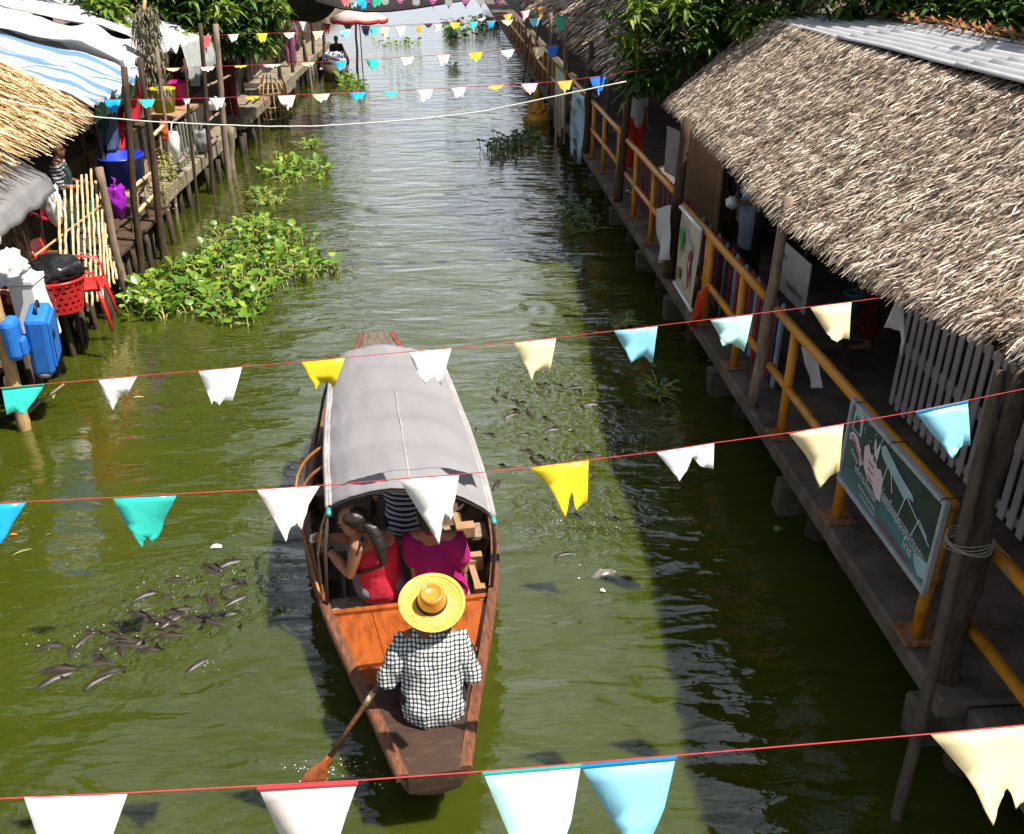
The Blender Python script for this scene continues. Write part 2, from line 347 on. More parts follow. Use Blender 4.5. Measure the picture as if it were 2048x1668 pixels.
# ------------------------------------------------------------------ thatched roofs
def thatch_roof(name, label, eave, ridge, y0, y1, n, mt, under, L=(.22, .42), wd=.016, lift=.05, group=None, fringe=.3, side=1, spread=.25):
    """eave(y), ridge(y) give points; strands run from ridge towards eave"""
    t = thing(name, label, 'thatched roof', (eave((y0 + y1) / 2).x, (y0 + y1) / 2, eave((y0 + y1) / 2).z), group=group); o0 = Vector(t.location)
    mb = MB(); P = []; N = 24
    for i in range(N + 1):
        y = lerp(y0, y1, i / N); e = eave(y) - o0; r = ridge(y) - o0; P.append([r + Vector((0, 0, -.02)), e + (r - e) * .06 + Vector((0, 0, -.03)), e + (r - e) * .06 + Vector((0, 0, -.12)), r + Vector((0, 0, -.12))])
    mb.grid(P, wrap=True); mb.f += [(0, 1, 2, 3), tuple(N * 4 + k for k in range(4))]; mb.m += [0, 0]
    mb.build('roof_base', under, t)
    mb = MB()
    for i in range(n):
        y = rnd(y0 - .03, y1 + .03); s = random.random()
        if random.random() < .10: s = 1 - abs(random.gauss(0, .04))
        if s < .10: s += .10
        row = round(s * 14) / 14 if random.random() < .6 else s
        s = min(1, max(0, lerp(row, s, .35)))
        e = eave(y) - o0; r = ridge(y) - o0; d = (e - r); dl = d.length; d.normalize()
        nrm = Vector((0, 1, 0)).cross(d); nrm = nrm if nrm.z > 0 else -nrm; nrm.normalize()
        l = rnd(*L); a = random.gauss(0, spread); d2 = (d + Vector((0, 1, 0)) * a).normalized(); sd = d2.cross(nrm).normalized()
        p = r + (e - r) * s - d2 * l * .75 + nrm * rnd(.0, .035)
        if s > .97: p += d2 * rnd(0, fringe)
        w = wd * rnd(.5, 1.4); up = rnd(.1, 1) * lift; roll = rnd(-.7, .7); sd = (sd * math.cos(roll) + nrm * math.sin(roll)).normalized()
        q1 = p + d2 * l * .55 + nrm * up; q2 = p + d2 * l + nrm * (up * rnd(.2, 1.1)) - Vector((0, 0, rnd(0, .04)))
        mb.add([p - sd * w * .4, p + sd * w * .4, q1 + sd * w * .5, q1 - sd * w * .5, q2 + sd * w * .22, q2 - sd * w * .22], [(0, 1, 2, 3), (3, 2, 4, 5)])
    o = mb.build('thatch', mt, t, fix=False); tag(o, kind='stuff')
    return t
def interp(tab, y):
    if y <= tab[0][0]: return tab[0][1]
    for (a, b), (c, d) in zip(tab, tab[1:]):
        if y <= c: return lerp(b, d, (y - a) / (c - a))
    return tab[-1][1]
EZ = [(0, 2.92), (3.4, 2.80), (4.1, 2.72), (4.7, 2.63), (6, 2.50)]
EX = [(0, 2.82), (4.1, 2.85), (4.7, 2.85), (6, 2.84), (7.3, 2.78), (8.6, 2.87), (10, 2.98), (12, 3.08), (13.8, 3.16)]
eave1 = lambda y: Vector((interp(EX, y) + .05 * n3((y * 1.3, 0, 0)), y, interp(EZ, y) + .03 * n3((y, 5, 0))))
ridge1 = lambda y: Vector((4.34, y, 3.52))
roof1 = thatch_roof('thatched_roof', 'large sunlit tan palm thatch roof over the right walkway', eave1, ridge1, .6, 13.4, 100000, thatch_tan, thatch_dark, (.09, .24), .0085, .026, fringe=.14, spread=.36)
mb = MB()                                                     # brown back slope behind the metal ridge
eb = lambda y: Vector((7.3, y, 2.7)); rb = lambda y: Vector((5.25, y, 3.66))
o0 = Vector(roof1.location)
mb.grid([[rb(y) - o0 + Vector((0, 0, -.05)), eb(y) - o0] for y in (.6, 13.4)]); mb.build('back_slope', thatch_dark, roof1, solid=.06)
mb = MB()
for i in range(1500):
    y = rnd(2.6, 13.4); p = rb(y) - o0 + Vector((rnd(-.12, .35), 0, rnd(-.02, .05))); a = rnd(0, 6.3); d = Vector((math.cos(a), math.sin(a), rnd(-.1, .5))) * rnd(.06, .16); s_ = Vector((-d.y, d.x, 0)).normalized() * .018
    mb.add([p, p + d * .5 + s_, p + d, p + d * .5 - s_], [(0, 1, 2, 3)])
tag(mb.build('dry_leaves', thatch_brown, roof1, fix=False), kind='stuff')
# corrugated ridge sheets
def corrugated(y0, y1, dx, dz, parent):
    mb = MB(); P = []
    for i in range(61):
        t = i / 60; x = lerp(4.24, 5.45, t) + dx; z = lerp(3.515, 3.61, t) + dz + .026 * math.sin(t * 2 * math.pi * 8)
        P.append([Vector((x, y, z + .02 * n3((y * .6, t, 2)))) - o0 for y in [lerp(y0, y1, k / 10) for k in range(11)]])
    mb.grid(P); return mb.build('metal_sheet', metal_sheet, parent, True, solid=.004)
corrugated(.6, 5.6, -.05, .05, roof1); corrugated(5.4, 8.0, .0, .035, roof1); corrugated(7.85, 10.7, .03, .02, roof1); corrugated(10.55, 13.3, .06, .005, roof1)

eave2 = lambda y: Vector((2.95 + .05 * n3((y * 1.1, 3, 0)), y, 2.52 + .03 * n3((y, 7, 0)))); ridge2 = lambda y: Vector((5.0, y, 3.75))
thatch_roof('thatched_roof', 'far tan thatch roof behind the leafy tree on the right', eave2, ridge2, 15.2, 58, 20000, thatch_tan, thatch_dark, (.3, .55), .03, .06)

# ------------------------------------------------------------------ stalls behind the right walkway
mb = MB()
wl = thing('stall_wall', 'dark plank back wall of the right-hand stalls', 'wall', (5.45, 10, HW))  # back wall put in to block light coming from behind the stalls
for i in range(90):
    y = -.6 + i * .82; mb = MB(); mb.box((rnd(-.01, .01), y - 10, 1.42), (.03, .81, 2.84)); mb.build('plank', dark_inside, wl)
t = thing('stall_partition', 'light brown plywood partition behind the coloured slats', 'partition', (3.75, 13.6, HW))
for i in range(5):
    mb = MB(); mb.box((rnd(-.004, .004), i * .42 - .85, .95), (.03, .41, 1.9)); mb.build('panel', wood_board, t)
mb = MB(); mb.box((-.02, -1.12, .95), (.07, .08, 1.95)); mb.box((-.02, 1.12, .95), (.07, .08, 1.95)); mb.build('frame', wood_dark, t)
t = thing('whiteboard', 'plain white panel on the partition right of the red trousers', 'panel', (3.62, 15.2, 1.0)); t.rotation_euler.z = .2
mb = MB(); mb.box((0, 0, .4), (.02, .5, .72)); mb.build('sheet', white_paint, t)
mb = MB(); mb.box((.02, 0, .4), (.02, .54, .76)); mb.build('frame', wood_dark, t)

def picket_fence(label, y0, y1, x, seq, step=.105, z0=HW, h=.80):
    t = thing('slat_fence', label, 'fence', (x, (y0 + y1) / 2, z0), group='coloured slat fences behind the railing'); n = int((y1 - y0) / step); me = {}
    for zz in (.16, .68):
        mb = MB(); mb.box((.03, 0, zz), (.025, y1 - y0, .05)); mb.build('cross_rail', wood_dark, t)
    for i in range(n):
        c = seq[i % len(seq)]; key = c.name
        if key not in me:
            mb = MB(); w = .036; mb.add([(-.012, -w, 0), (-.012, w, 0), (.012, w, 0), (.012, -w, 0), (-.012, -w, h), (-.012, w, h), (.012, w, h), (.012, -w, h), (-.012, 0, h + .05), (.012, 0, h + .05)],
                [(0, 1, 5, 8, 4), (1, 2, 6, 5), (2, 3, 7, 9, 6), (3, 0, 4, 7), (4, 8, 9, 7), (8, 5, 6, 9), (3, 2, 1, 0)])
            o = mb.build('picket', c, t); me[key] = o.data
        else: o = link('picket', me[key], t)
        o.location = (rnd(-.004, .004), y0 - (y0 + y1) / 2 + (i + .5) * step, rnd(0, .02))
red_p = mat('red_paint', (.42, .025, .02), (.30, .02, .02), 8, .5); navy_p = mat('navy_paint', (.02, .035, .075), (.03, .045, .10), 8, .5)
pale_p = mat('pale_blue_paint', (.26, .32, .40), (.20, .25, .33), 8, .5); slate_p = mat('dark_green_paint', (.02, .035, .035), (.03, .05, .045), 8, .5)
picket_fence('far slat fence in red, navy and dark green behind the yellow rail', 11.3, 14.7, 3.0, [red_p, navy_p, slate_p, red_p, slate_p, navy_p])
picket_fence('near slat fence in red, navy and pale blue behind the cream banner', 7.75, 10.8, 3.0, [pale_p, navy_p, red_p, slate_p, pale_p, navy_p, red_p])

t = thing('picket_gate', 'long off-white slatted partition under the near eave', 'fence', (3.95, 5.0, HW)); me = None; i = 0
y = 7.32
while y > 1.6:
    if me is None:
        mb = MB(); mb.box((0, 0, .56), (.012, .068, 1.12)); o = mb.build('slat', white_paint, t, bevel=.004); me = o.data
    else: o = link('slat', me, t)
    o.location = (0, y - 5, .03 + .01 * n3((y * 4, 0, 0))); o.rotation_euler = (rnd(-.008, .008), 0, rnd(-.03, .03)); y -= .125
for zz, hh in ((.10, .07), (.60, .10), (1.08, .07)):
    mb = MB(); mb.box((.022, -.55, zz), (.018, 5.7, hh)); mb.build('cross_rail', white_paint, t)
mb = MB(); mb.box((.30, -.55, .55), (.02, 5.7, 1.1)); mb.build('backing_sheet', dark_inside, t)  # dark sheet added behind the slats so the gaps read as shade
# ------------------------------------------------------------------ people: one skin each, grown from joints
WORK = bpy.data.scenes.new('work')
def remesh(mb, name, voxel, it=4, fold=0., fs=14, origin=None):
    me = mb.mesh(name + '_raw'); o = bpy.data.objects.new('tmp', me); WORK.collection.objects.link(o)
    md = o.modifiers.new('r', 'REMESH'); md.mode = 'VOXEL'; md.voxel_size = voxel; md.adaptivity = 0
    if it: sm = o.modifiers.new('s', 'SMOOTH'); sm.factor = .5; sm.iterations = it
    vl = WORK.view_layers[0]; vl.update(); dg = vl.depsgraph; ev = o.evaluated_get(dg)
    out = bpy.data.meshes.new_from_object(ev); bpy.data.objects.remove(o); bpy.data.meshes.remove(me)
    if fold:
        nrm = [v.normal.copy() for v in out.vertices]
        for v, nv_ in zip(out.vertices, nrm):
            p = v.co; k = noise.noise(Vector((p.x * fs, p.y * fs, p.z * fs * .55))) + .5 * noise.noise(p * fs * 2.3)
            v.co = p + nv_ * (fold * k)
    out.polygons.foreach_set('use_smooth', [True] * len(out.polygons)); out.name = name
    return out
def lam(a, b, t): return Vector(a).lerp(Vector(b), t)
SKIN = mat('skin_tan', (.36, .165, .085), (.30, .135, .07), 9, .5, .0006, spec=.35)
SKIN_D = mat('skin_brown', (.22, .10, .055), (.17, .075, .042), 9, .5, .0006, spec=.35)
HAIR = mat('black_hair', (.012, .009, .008), (.025, .018, .014), 40, .42, .002, (6, 6, 1), spec=.5)
EYE = mat('eye_dark', (.01, .008, .008), None, 5, .2)
def hand_chains(mb, wr, d, side_v, curl=.5, s=1.0, flip=1, palm_n=None):
    """palm + five fingers; d = hand direction, side_v = across the knuckles, palm faces palm_n"""
    d = Vector(d).normalized(); sv = Vector(side_v); sv = (sv - d * d.dot(sv)).normalized(); nn = d.cross(sv).normalized() * flip
    wr = Vector(wr); k = wr + d * .085 * s
    mb.chain([(wr, (.026 * s, .02 * s)), (wr + d * .04 * s, (.036 * s, .017 * s)), (k, (.038 * s, .014 * s))], 10, sv)
    for i, (off, ln) in enumerate(((-.03, .066), (-.010, .076), (.010, .072), (.029, .055))):
        b = k + sv * off * s; a = curl * (1.0 + .12 * i); q = [b - d * .012 * s]; dd = d
        for j, f in enumerate((.42, .32, .26)):
            ang = a * (.55 + .45 * j); dd = (d * math.cos(ang * (j + 1) * .75) + nn * math.sin(ang * (j + 1) * .75)); q.append(q[-1] + dd * ln * f * s * 1.15)
        mb.chain([(q[0], .0095 * s), (q[1], .0092 * s), (q[2], .0085 * s), (q[3], .0072 * s)], 7)
    b = wr + d * .03 * s - sv * .034 * s
    mb.chain([(b, .013 * s), (b + (d * .6 - sv * .7 + nn * .3) * .035 * s, .0115 * s), (b + (d * .95 - sv * .75 + nn * .55) * .062 * s, .009 * s)], 7)
def head_chains(mb, c, f, up, s=1.0):
    """head centre c, facing f"""
    c = Vector(c); f = Vector(f).normalized(); up = Vector(up); up = (up - f * f.dot(up)).normalized(); r = f.cross(up)
    M = Matrix((r, f, up)).transposed()
    P = lambda x, y, z: c + M @ Vector((x * s, y * s, z * s))
    mb.ball(P(0, -.012, .03), (.076 * s, .095 * s, .088 * s), 16, 12, M)
    mb.ball(P(0, .03, -.045), (.058 * s, .062 * s, .07 * s), 14, 10, M)
    mb.ball(P(0, .06, -.085), (.028 * s, .024 * s, .022 * s), 10, 8, M)
    mb.chain([(P(0, .088, .018), .009 * s), (P(0, .108, -.022), .014 * s)], 8)
    mb.chain([(P(-.02, .083, -.055), .008 * s), (P(.02, .083, -.055), .008 * s)], 8)
    mb.chain([(P(-.045, .078, .028), .010 * s), (P(.045, .078, .028), .010 * s)], 8)
    for x in (-1, 1): mb.ball(P(x * .079, -.005, -.008), (.010 * s, .019 * s, .031 * s), 8, 6, M)
    return P, M
def make_person(name, label, base, J, skin=SKIN, clothes=(), face=(0, 1, 0), up=(0, 0, 1), hair=None, voxel=.011, hs=1.0, feet=True, curl=(.6, .6), hand_side=None, group=None, bare=None, flips=(1, 1)):
    t = thing(name, label, 'person', base, group=group); o = Vector(base)
    J = {k: Vector(v) - o for k, v in J.items()}
    side = (J['shR'] - J['shL']); side.normalize(); mb = MB()
    mid = lam(J['pel'], J['chest'], .5)
    if bare: mid = mid + Vector(bare)
    J['mid'] = mid
    mb.chain([(J['pel'], (.15 * hs, .105 * hs)), (mid, (.122 * hs, .088 * hs)), (J['chest'], (.145 * hs, .10 * hs)), (lam(J['chest'], J['neck'], .75), (.10 * hs, .07 * hs))], 16, side)
    mb.chain([(lam(J['chest'], J['neck'], .6), .062 * hs), (J['neck'], .05 * hs), (lam(J['neck'], J['head'], .6), .05 * hs)], 12)
    P, M = head_chains(mb, J['head'], face, up, hs)
    for s, cu, fl in (('L', curl[0], flips[0]), ('R', curl[1], flips[1])):
        a, b, c = J['sh' + s], J['el' + s], J['wr' + s]
        mb.chain([(lam(a, J['neck'], .25), .052 * hs), (a, .055 * hs), (lam(a, b, .5), .047 * hs), (b, .038 * hs), (lam(b, c, .35), .040 * hs), (c, .026 * hs)], 12)
        hd = (c - b).normalized()
        hsd = Vector(hand_side) if hand_side else Vector((0, 0, -1))
        if abs(hsd.normalized().dot(hd)) > .9: hsd = Vector((0, 1, 0))
        hand_chains(mb, c, hd, hsd, cu, hs, fl)
        if 'kn' + s in J:
            h = J.get('hip' + s, J['pel'] + side * (.09 if s == 'R' else -.09) * hs); k, an = J['kn' + s], J['an' + s]
            J['hip' + s] = h
            mb.chain([(h, .085 * hs), (lam(h, k, .4), .078 * hs), (k, .056 * hs), (lam(k, an, .35), .055 * hs), (an, .036 * hs)], 12)
            if feet:
                td = J.get('toe' + s, an + Vector((0, .16, -.03)) * hs) - an
                mb.chain([(an + Vector((0, 0, -.03)) - td * .2, (.034 * hs, .028 * hs)), (an + td * .55 + Vector((0, 0, -.01)), (.042 * hs, .026 * hs)), (an + td, (.036 * hs, .016 * hs))], 10)
    ob = link('body', remesh(mb, 'body', voxel, 3), t); ob.data.materials.clear(); ob.data.materials.append(skin)
    mb = MB()
    for x in (-1, 1): mb.ball(P(x * .033, .081, .006), (.013 * hs, .008 * hs, .006 * hs), 8, 6, M)
    mb.build('eyes', EYE, ob, True)
    J['P'] = P; J['M'] = M; J['side'] = side
    for c in clothes:
        nm, m, fn = c[:3]; fold = c[3] if len(c) > 3 else .006; vx = c[4] if len(c) > 4 else max(voxel, .012)
        mb = MB(); fn(mb, J, hs); cl = link(nm, remesh(mb, nm, vx, 3, fold), t); cl.data.materials.clear(); cl.data.materials.append(m)
    if hair: mb = MB(); hair(mb, J, hs); hh = link('hair', remesh(mb, 'hair', .009, 2, .004, 40), t); hh.data.materials.clear(); hh.data.materials.append(HAIR)
    return t
def top_fn(sleeve=.45, fit=1.12, hem=.0, loose=.0, neck=.62, sl_r=1.25):
    def fn(mb, J, hs):
        side = J['side']; dn = (J['pel'] - J['chest']).normalized(); f = fit
        mb.chain([(J['pel'] + dn * hem, ((.155 + loose) * hs * f, (.115 + loose) * hs * f)), (J['mid'], ((.135 + loose) * hs * f, (.10 + loose * .7) * hs * f)), (J['chest'], (.155 * hs * f, .112 * hs * f)), (lam(J['chest'], J['neck'], neck), (.12 * hs, .075 * hs))] + ([(lam(J['chest'], J['neck'], .98), (.068 * hs, .060 * hs))] if sleeve > 0 else []), 18, side)
        if sleeve > 0:
            for s in 'LR':
                a, b, c = J['sh' + s], J['el' + s], J['wr' + s]; q = [(lam(a, J['chest'], .35), .075 * hs), (a, .068 * hs * sl_r * .9)]
                if sleeve <= 1:
                    q += [(lam(a, b, sleeve * .6), .06 * hs * sl_r), (lam(a, b, sleeve), .058 * hs * sl_r)]
                else: q += [(lam(a, b, .5), .058 * hs * sl_r), (b, .052 * hs * sl_r), (lam(b, c, .5), .05 * hs * sl_r), (lam(b, c, sleeve - 1), .046 * hs * sl_r)]
                mb.chain(q, 12)
    return fn
def bottom_fn(ln=1.9, r=1.2, wide=0.):
    def fn(mb, J, hs):
        up = (J['chest'] - J['pel']).normalized()
        mb.chain([(J['pel'] - up * .02, (.165 * hs, .12 * hs)), (J['pel'] + up * .1, (.145 * hs, .105 * hs))], 16, J['side'])
        for s in 'LR':
            if 'kn' + s not in J: continue
            h, k, a = J['hip' + s], J['kn' + s], J['an' + s]; q = [(h, .092 * hs * r)]
            if ln <= 1: q += [(lam(h, k, ln * .5), .086 * hs * r), (lam(h, k, ln), (.08 + wide) * hs * r)]
            else: q += [(lam(h, k, .5), .08 * hs * r), (k, (.064 + wide * .5) * hs * r), (lam(k, a, (ln - 1)), (.055 + wide) * hs * r)]
            mb.chain(q, 12)
    return fn
def hair_short(mb, J, hs):
    P, M = J['P'], J['M']; mb.ball(P(0, -.028, .045), (.084 * hs, .096 * hs, .088 * hs), 14, 10, M); mb.ball(P(0, -.06, -.02), (.07 * hs, .055 * hs, .075 * hs), 12, 8, M)
def hair_long(mb, J, hs):
    hair_short(mb, J, hs); P = J['P']; M = J['M']
    mb.chain([(P(0, -.085, .0), (.06 * hs, .04 * hs)), (P(.0, -.12, -.1), (.06 * hs, .035 * hs)), (P(0, -.15, -.22), (.05 * hs, .03 * hs)), (P(0, -.16, -.34), (.03 * hs, .02 * hs))], 12, M @ Vector((1, 0, 0)))
def line_cloth(name, base, line, k, duty=.3, axes=('x', 'z'), mixv=(0, 0, 0), rough=.8, line2=None):
    """plaid or stripe cloth: line colour where fract(axis * k) < duty"""
    if name in MATS: return MATS[name]
    m = bpy.data.materials.new(name); m.use_nodes = True; nt = m.node_tree; b = nt.nodes['Principled BSDF']; L = nt.links.new
    b.inputs['Roughness'].default_value = rough; b.inputs['Specular IOR Level'].default_value = .2
    tc = nt.nodes.new('ShaderNodeTexCoord'); nz = nt.nodes.new('ShaderNodeTexNoise'); nz.inputs['Scale'].default_value = 9; nz.inputs['Detail'].default_value = 3
    L(tc.outputs['Object'], nz.inputs[0])
    va = nt.nodes.new('ShaderNodeVectorMath'); va.operation = 'MULTIPLY_ADD'; va.inputs[1].default_value = (.032, .032, .032); L(nz.outputs['Color'], va.inputs[0]); L(tc.outputs['Object'], va.inputs[2])
    col = None
    for i, ax_ in enumerate(axes):
        d = nt.nodes.new('ShaderNodeVectorMath'); d.operation = 'DOT_PRODUCT'; d.inputs[1].default_value = {'x': (1, 0, 0), 'y': (0, 1, 0), 'z': (0, 0, 1), 'b': (0, .45, .9), 'd': (.8, .6, 0)}[ax_]
        L(va.outputs[0], d.inputs[0])
        mu = nt.nodes.new('ShaderNodeMath'); mu.operation = 'MULTIPLY'; mu.inputs[1].default_value = k; L(d.outputs['Value'], mu.inputs[0])
        fr = nt.nodes.new('ShaderNodeMath'); fr.operation = 'FRACT'; L(mu.outputs[0], fr.inputs[0])
        lt = nt.nodes.new('ShaderNodeMath'); lt.operation = 'LESS_THAN'; lt.inputs[1].default_value = duty; L(fr.outputs[0], lt.inputs[0])
        if col is None: col = lt
        else: ad = nt.nodes.new('ShaderNodeMath'); ad.operation = 'ADD'; L(col.outputs[0], ad.inputs[0]); L(lt.outputs[0], ad.inputs[1]); col = ad
    dv = nt.nodes.new('ShaderNodeMath'); dv.operation = 'MULTIPLY'; dv.inputs[1].default_value = .5 if len(axes) > 1 else 1; L(col.outputs[0], dv.inputs[0])
    rp = nt.nodes.new('ShaderNodeValToRGB'); rp.color_ramp.interpolation = 'CONSTANT' if len(axes) == 1 else 'LINEAR'; e = rp.color_ramp.elements
    e[0].color = (*base, 1); e[1].color = (*line, 1)
    if len(axes) == 1: e[1].position = .5
    else: q = e.new(.5); q.color = (*(line2 or lam(base, line, .85)), 1)
    L(dv.outputs[0], rp.inputs[0]); L(rp.outputs[0], b.inputs['Base Color'])
    bp = nt.nodes.new('ShaderNodeBump'); bp.inputs['Distance'].default_value = .006; bp.inputs['Strength'].default_value = .6; L(nz.outputs[0], bp.inputs['Height']); L(bp.outputs[0], b.inputs['Normal'])
    MATS[name] = m; return m
# ------------------------------------------------------------------ the rowing boat
BZ = R(6.5); BO = Vector((-.19, 3.62, 0)); BM = Matrix.Rotation(BZ, 3, 'Z')
def bw(x, s, z): return BO + BM @ Vector((x, s, z))
def bl(p): return BM.inverted() @ (Vector(p) - BO)
hull_paint = mat('hull_wood', (.135, .060, .030), (.055, .028, .018), 7, .5, .003, (5, .7, 5), spec=.4, c3=(.10, .043, .022))
hull_in = mat('hull_inside_wood', (.055, .032, .020), (.12, .075, .045), 8, .75, .003, (4, .7, 4))
varnish = mat('varnished_deck', (.33, .085, .014), (.17, .042, .012), 5, .28, .0015, (5, 1.2, 5), spec=.5, coat=.35, c3=(.28, .066, .012))
worn_deck = mat('worn_deck', (.045, .024, .016), (.24, .11, .045), 7, .55, .002, (1.3, 3, 2), spec=.4, lo=.50, hi=.80, c3=(.07, .038, .022))
gun_wood = mat('gunwale_wood', (.20, .075, .034), (.075, .034, .02), 14, .5, .002, (4, .8, 4), spec=.4, c3=(.135, .052, .026))
raw_wood = mat('raw_wood', (.36, .21, .11), (.27, .15, .075), 9, .7, .002, (4, .8, 4))
cloth_grey = mat('canopy_cloth', (.225, .215, .222), (.20, .19, .197), 1.6, .8, .004, (1, 1, 1), spec=.25, fine=24)
canvas_edge = mat('canopy_hem', (.34, .32, .315), (.26, .24, .235), 12, .75, .002)
pole_dark = mat('dark_pole', (.06, .05, .045), None, 8, .5); teal_cap = mat('teal_cap', (.05, .30, .26), None, 5, .4)
cane = mat('cane', (.30, .12, .025), (.20, .07, .015), 12, .4, .001, spec=.4)
boat = thing('rowing_boat', 'brown wooden rowing boat with a grey cloth canopy in mid canal', 'boat', BO, BZ)
W = [(0, .185), (.5, .305), (1, .445), (1.6, .60), (2.25, .725), (3, .765), (3.8, .73), (4.6, .60), (5.4, .40), (6.0, .23), (6.27, .18)]
Gz = [(0, .43), (1, .37), (2.25, .34), (3.5, .35), (5, .41), (6.27, .50)]
def smooth(tab, s):
    return (interp(tab, s - .25) + 2 * interp(tab, s) + interp(tab, s + .25)) / 4 if .25 < s < 6.0 else interp(tab, s)
def hw(s): return smooth(W, s)
def gz(s): return smooth(Gz, s)
def kz(s): return interp([(0, .28), (.5, .08), (1.2, -.06), (3, -.10), (5, -.04), (5.9, .18), (6.27, .40)], s)
mb = MB(); P = []; Q = []; NS = 44
for i in range(NS + 1):
    s = 6.27 * i / NS; w_, g, k = hw(s), gz(s), kz(s); row = []; row2 = []
    for a, zf in ((-1, 1), (-.99, .78), (-.93, .45), (-.78, .15), (-.5, 0), (0, -.03), (.5, 0), (.78, .15), (.93, .45), (.99, .78), (1, 1)):
        row.append((a * w_, s, lerp(k, g, max(zf, 0)) + (zf * .5 if zf < 0 else 0)))
        t_ = max(w_ - .03, .02) / w_; row2.append((a * w_ * t_, min(max(s, .03), 6.24), lerp(k + .03, g - .001, max(zf, 0))))
    P.append(row); Q.append(row2)
mb.grid(P); mb.grid(Q, 1)
for r0 in (P[0], P[-1]): n0 = len(mb.v); mb.v += r0; mb.f.append(tuple(range(n0, n0 + 11))); mb.m.append(0)
mb.build('hull', [hull_paint, hull_in], boat, True)
for sd in (-1, 1):
    mb = MB(); P = []
    for i in range(NS + 1):
        s = lerp(.0, 6.27, i / NS); w_, g = hw(s), gz(s) + .004 * n3((s * 3, sd, 0)); x1 = sd * (w_ + .022); x0 = sd * (w_ - .045)
        P.append([(x0, s, g - .012), (x0, s, g + .026), (x1 - sd * .012, s, g + .028), (x1, s, g + .016), (x1, s, g - .03)])
    mb.grid(P, wrap=True); mb.f += [(0, 1, 2, 3, 4), tuple(NS * 5 + i for i in range(5))]; mb.m += [0, 0]
    mb.build('gunwale', gun_wood, boat)
    mb = MB(); P = []
    for i in range(NS + 1):
        s = lerp(.1, 6.1, i / NS); w_, g = hw(s), gz(s); x = sd * (w_ + .004)
        P.append([(x, s, g - .085), (x + sd * .012, s, g - .07), (x, s, g - .055)])
    mb.grid(P); mb.build('rubbing_strake', hull_paint, boat)
def deck(name, s0, s1, z0, z1, m, inset=.05, n=8, th=.03, parent=None):
    mb = MB(); P = []
    for i in range(n + 1):
        s = lerp(s0, s1, i / n); x = hw(s) - inset; z = lerp(z0, z1, i / n); P.append([(-x, s, z), (x, s, z), (x, s, z - th), (-x, s, z - th)])
    mb.grid(P, wrap=True); mb.f += [(0, 1, 2, 3), tuple(n * 4 + i for i in range(4))]; mb.m += [0, 0]
    return mb.build(name, m, boat)
deck('stern_deck', -.02, .80, .455, .385, worn_deck, .04, th=.13)
deck('deck_step', .82, 1.03, .335, .325, varnish, .05, 3)
xs = [(-1, -.52), (-.51, .02), (.03, .55), (.56, 1)]
for a, b in xs:                                                         # varnished deck boards
    mb = MB(); P = []
    for i in range(7):
        s = lerp(1.05, 1.58, i / 6); x = hw(s) - .055; P.append([(a * x, s, .312), (b * x, s, .312), (b * x, s, .29), (a * x, s, .29)])
    mb.grid(P, wrap=True); mb.f += [(0, 1, 2, 3), (24, 25, 26, 27)]; mb.m += [0, 0]; mb.build('deck_board', varnish, boat)
mb = MB(); mb.box((0, 1.03, .33), (hw(1.03) * 2 - .1, .035, .06)); mb.build('deck_lip', varnish, boat)
mb = MB(); mb.box((0, 1.60, .30), (hw(1.6) * 2 - .1, .04, .085)); mb.build('deck_lip', varnish, boat)
deck('bow_deck', 5.5, 6.28, .45, .525, mat('weathered_board', (.075, .058, .045), (.15, .12, .09), 9, .8, .004, (4, .8, 4)), .05, th=.05)
deck('floor', 1.62, 5.6, .0, .03, hull_in, .16, 12)
for s in (1.76, 2.55, 3.4, 4.2):
    mb = MB(); mb.box((0, s, .235), (hw(s) * 2 - .12, .20, .03)); mb.build('bench', wood_grey, boat)
    mb = MB(); mb.box((-.2, s, .11), (.05, .16, .22)); mb.box((.2, s, .11), (.05, .16, .22)); mb.build('bench_support', hull_in, boat)
for s in (1.9, 2.3, 2.75, 3.2, 3.7, 4.2, 4.7):
    for sd in (-1, 1):
        mb = MB(); mb.tube([(sd * (hw(s) - .045), s, gz(s) - .01), (sd * (hw(s) * .9 - .03), s, .12), (sd * (hw(s) * .72), s, .04)], .022, 6); mb.build('rib', hull_in, boat)
mb = MB(); mb.tube([(-.45, 1.62, .06), (-.49, 2.6, .06)], .02, 6); mb.build('floor_batten', wood_grey, boat)
# seat-back beam with blocks on the right side
mb = MB(); mb.box((.475, 2.15, .30), (.045, 1.15, .045), Matrix.Rotation(.05, 3, 'Z')); mb.build('side_beam', raw_wood, boat)
for s, d in ((1.68, .07), (2.05, .12), (2.48, .10)):
    mb = MB(); mb.box((.50, s, .31), (.15 if d > .08 else .08, d, .10)); mb.build('side_block', raw_wood, boat, bevel=.006)
mb = MB(); mb.tube([bl(az(1000, 1195, .2)) if 0 else Vector((.55, 1.68, .24)), (.60, 1.75, .25), (.63, 1.9, .27), (.6, 1.8, .22), (.5, 1.72, .2)], .008, 6); mb.build('rope_end', white_rope, boat, True)
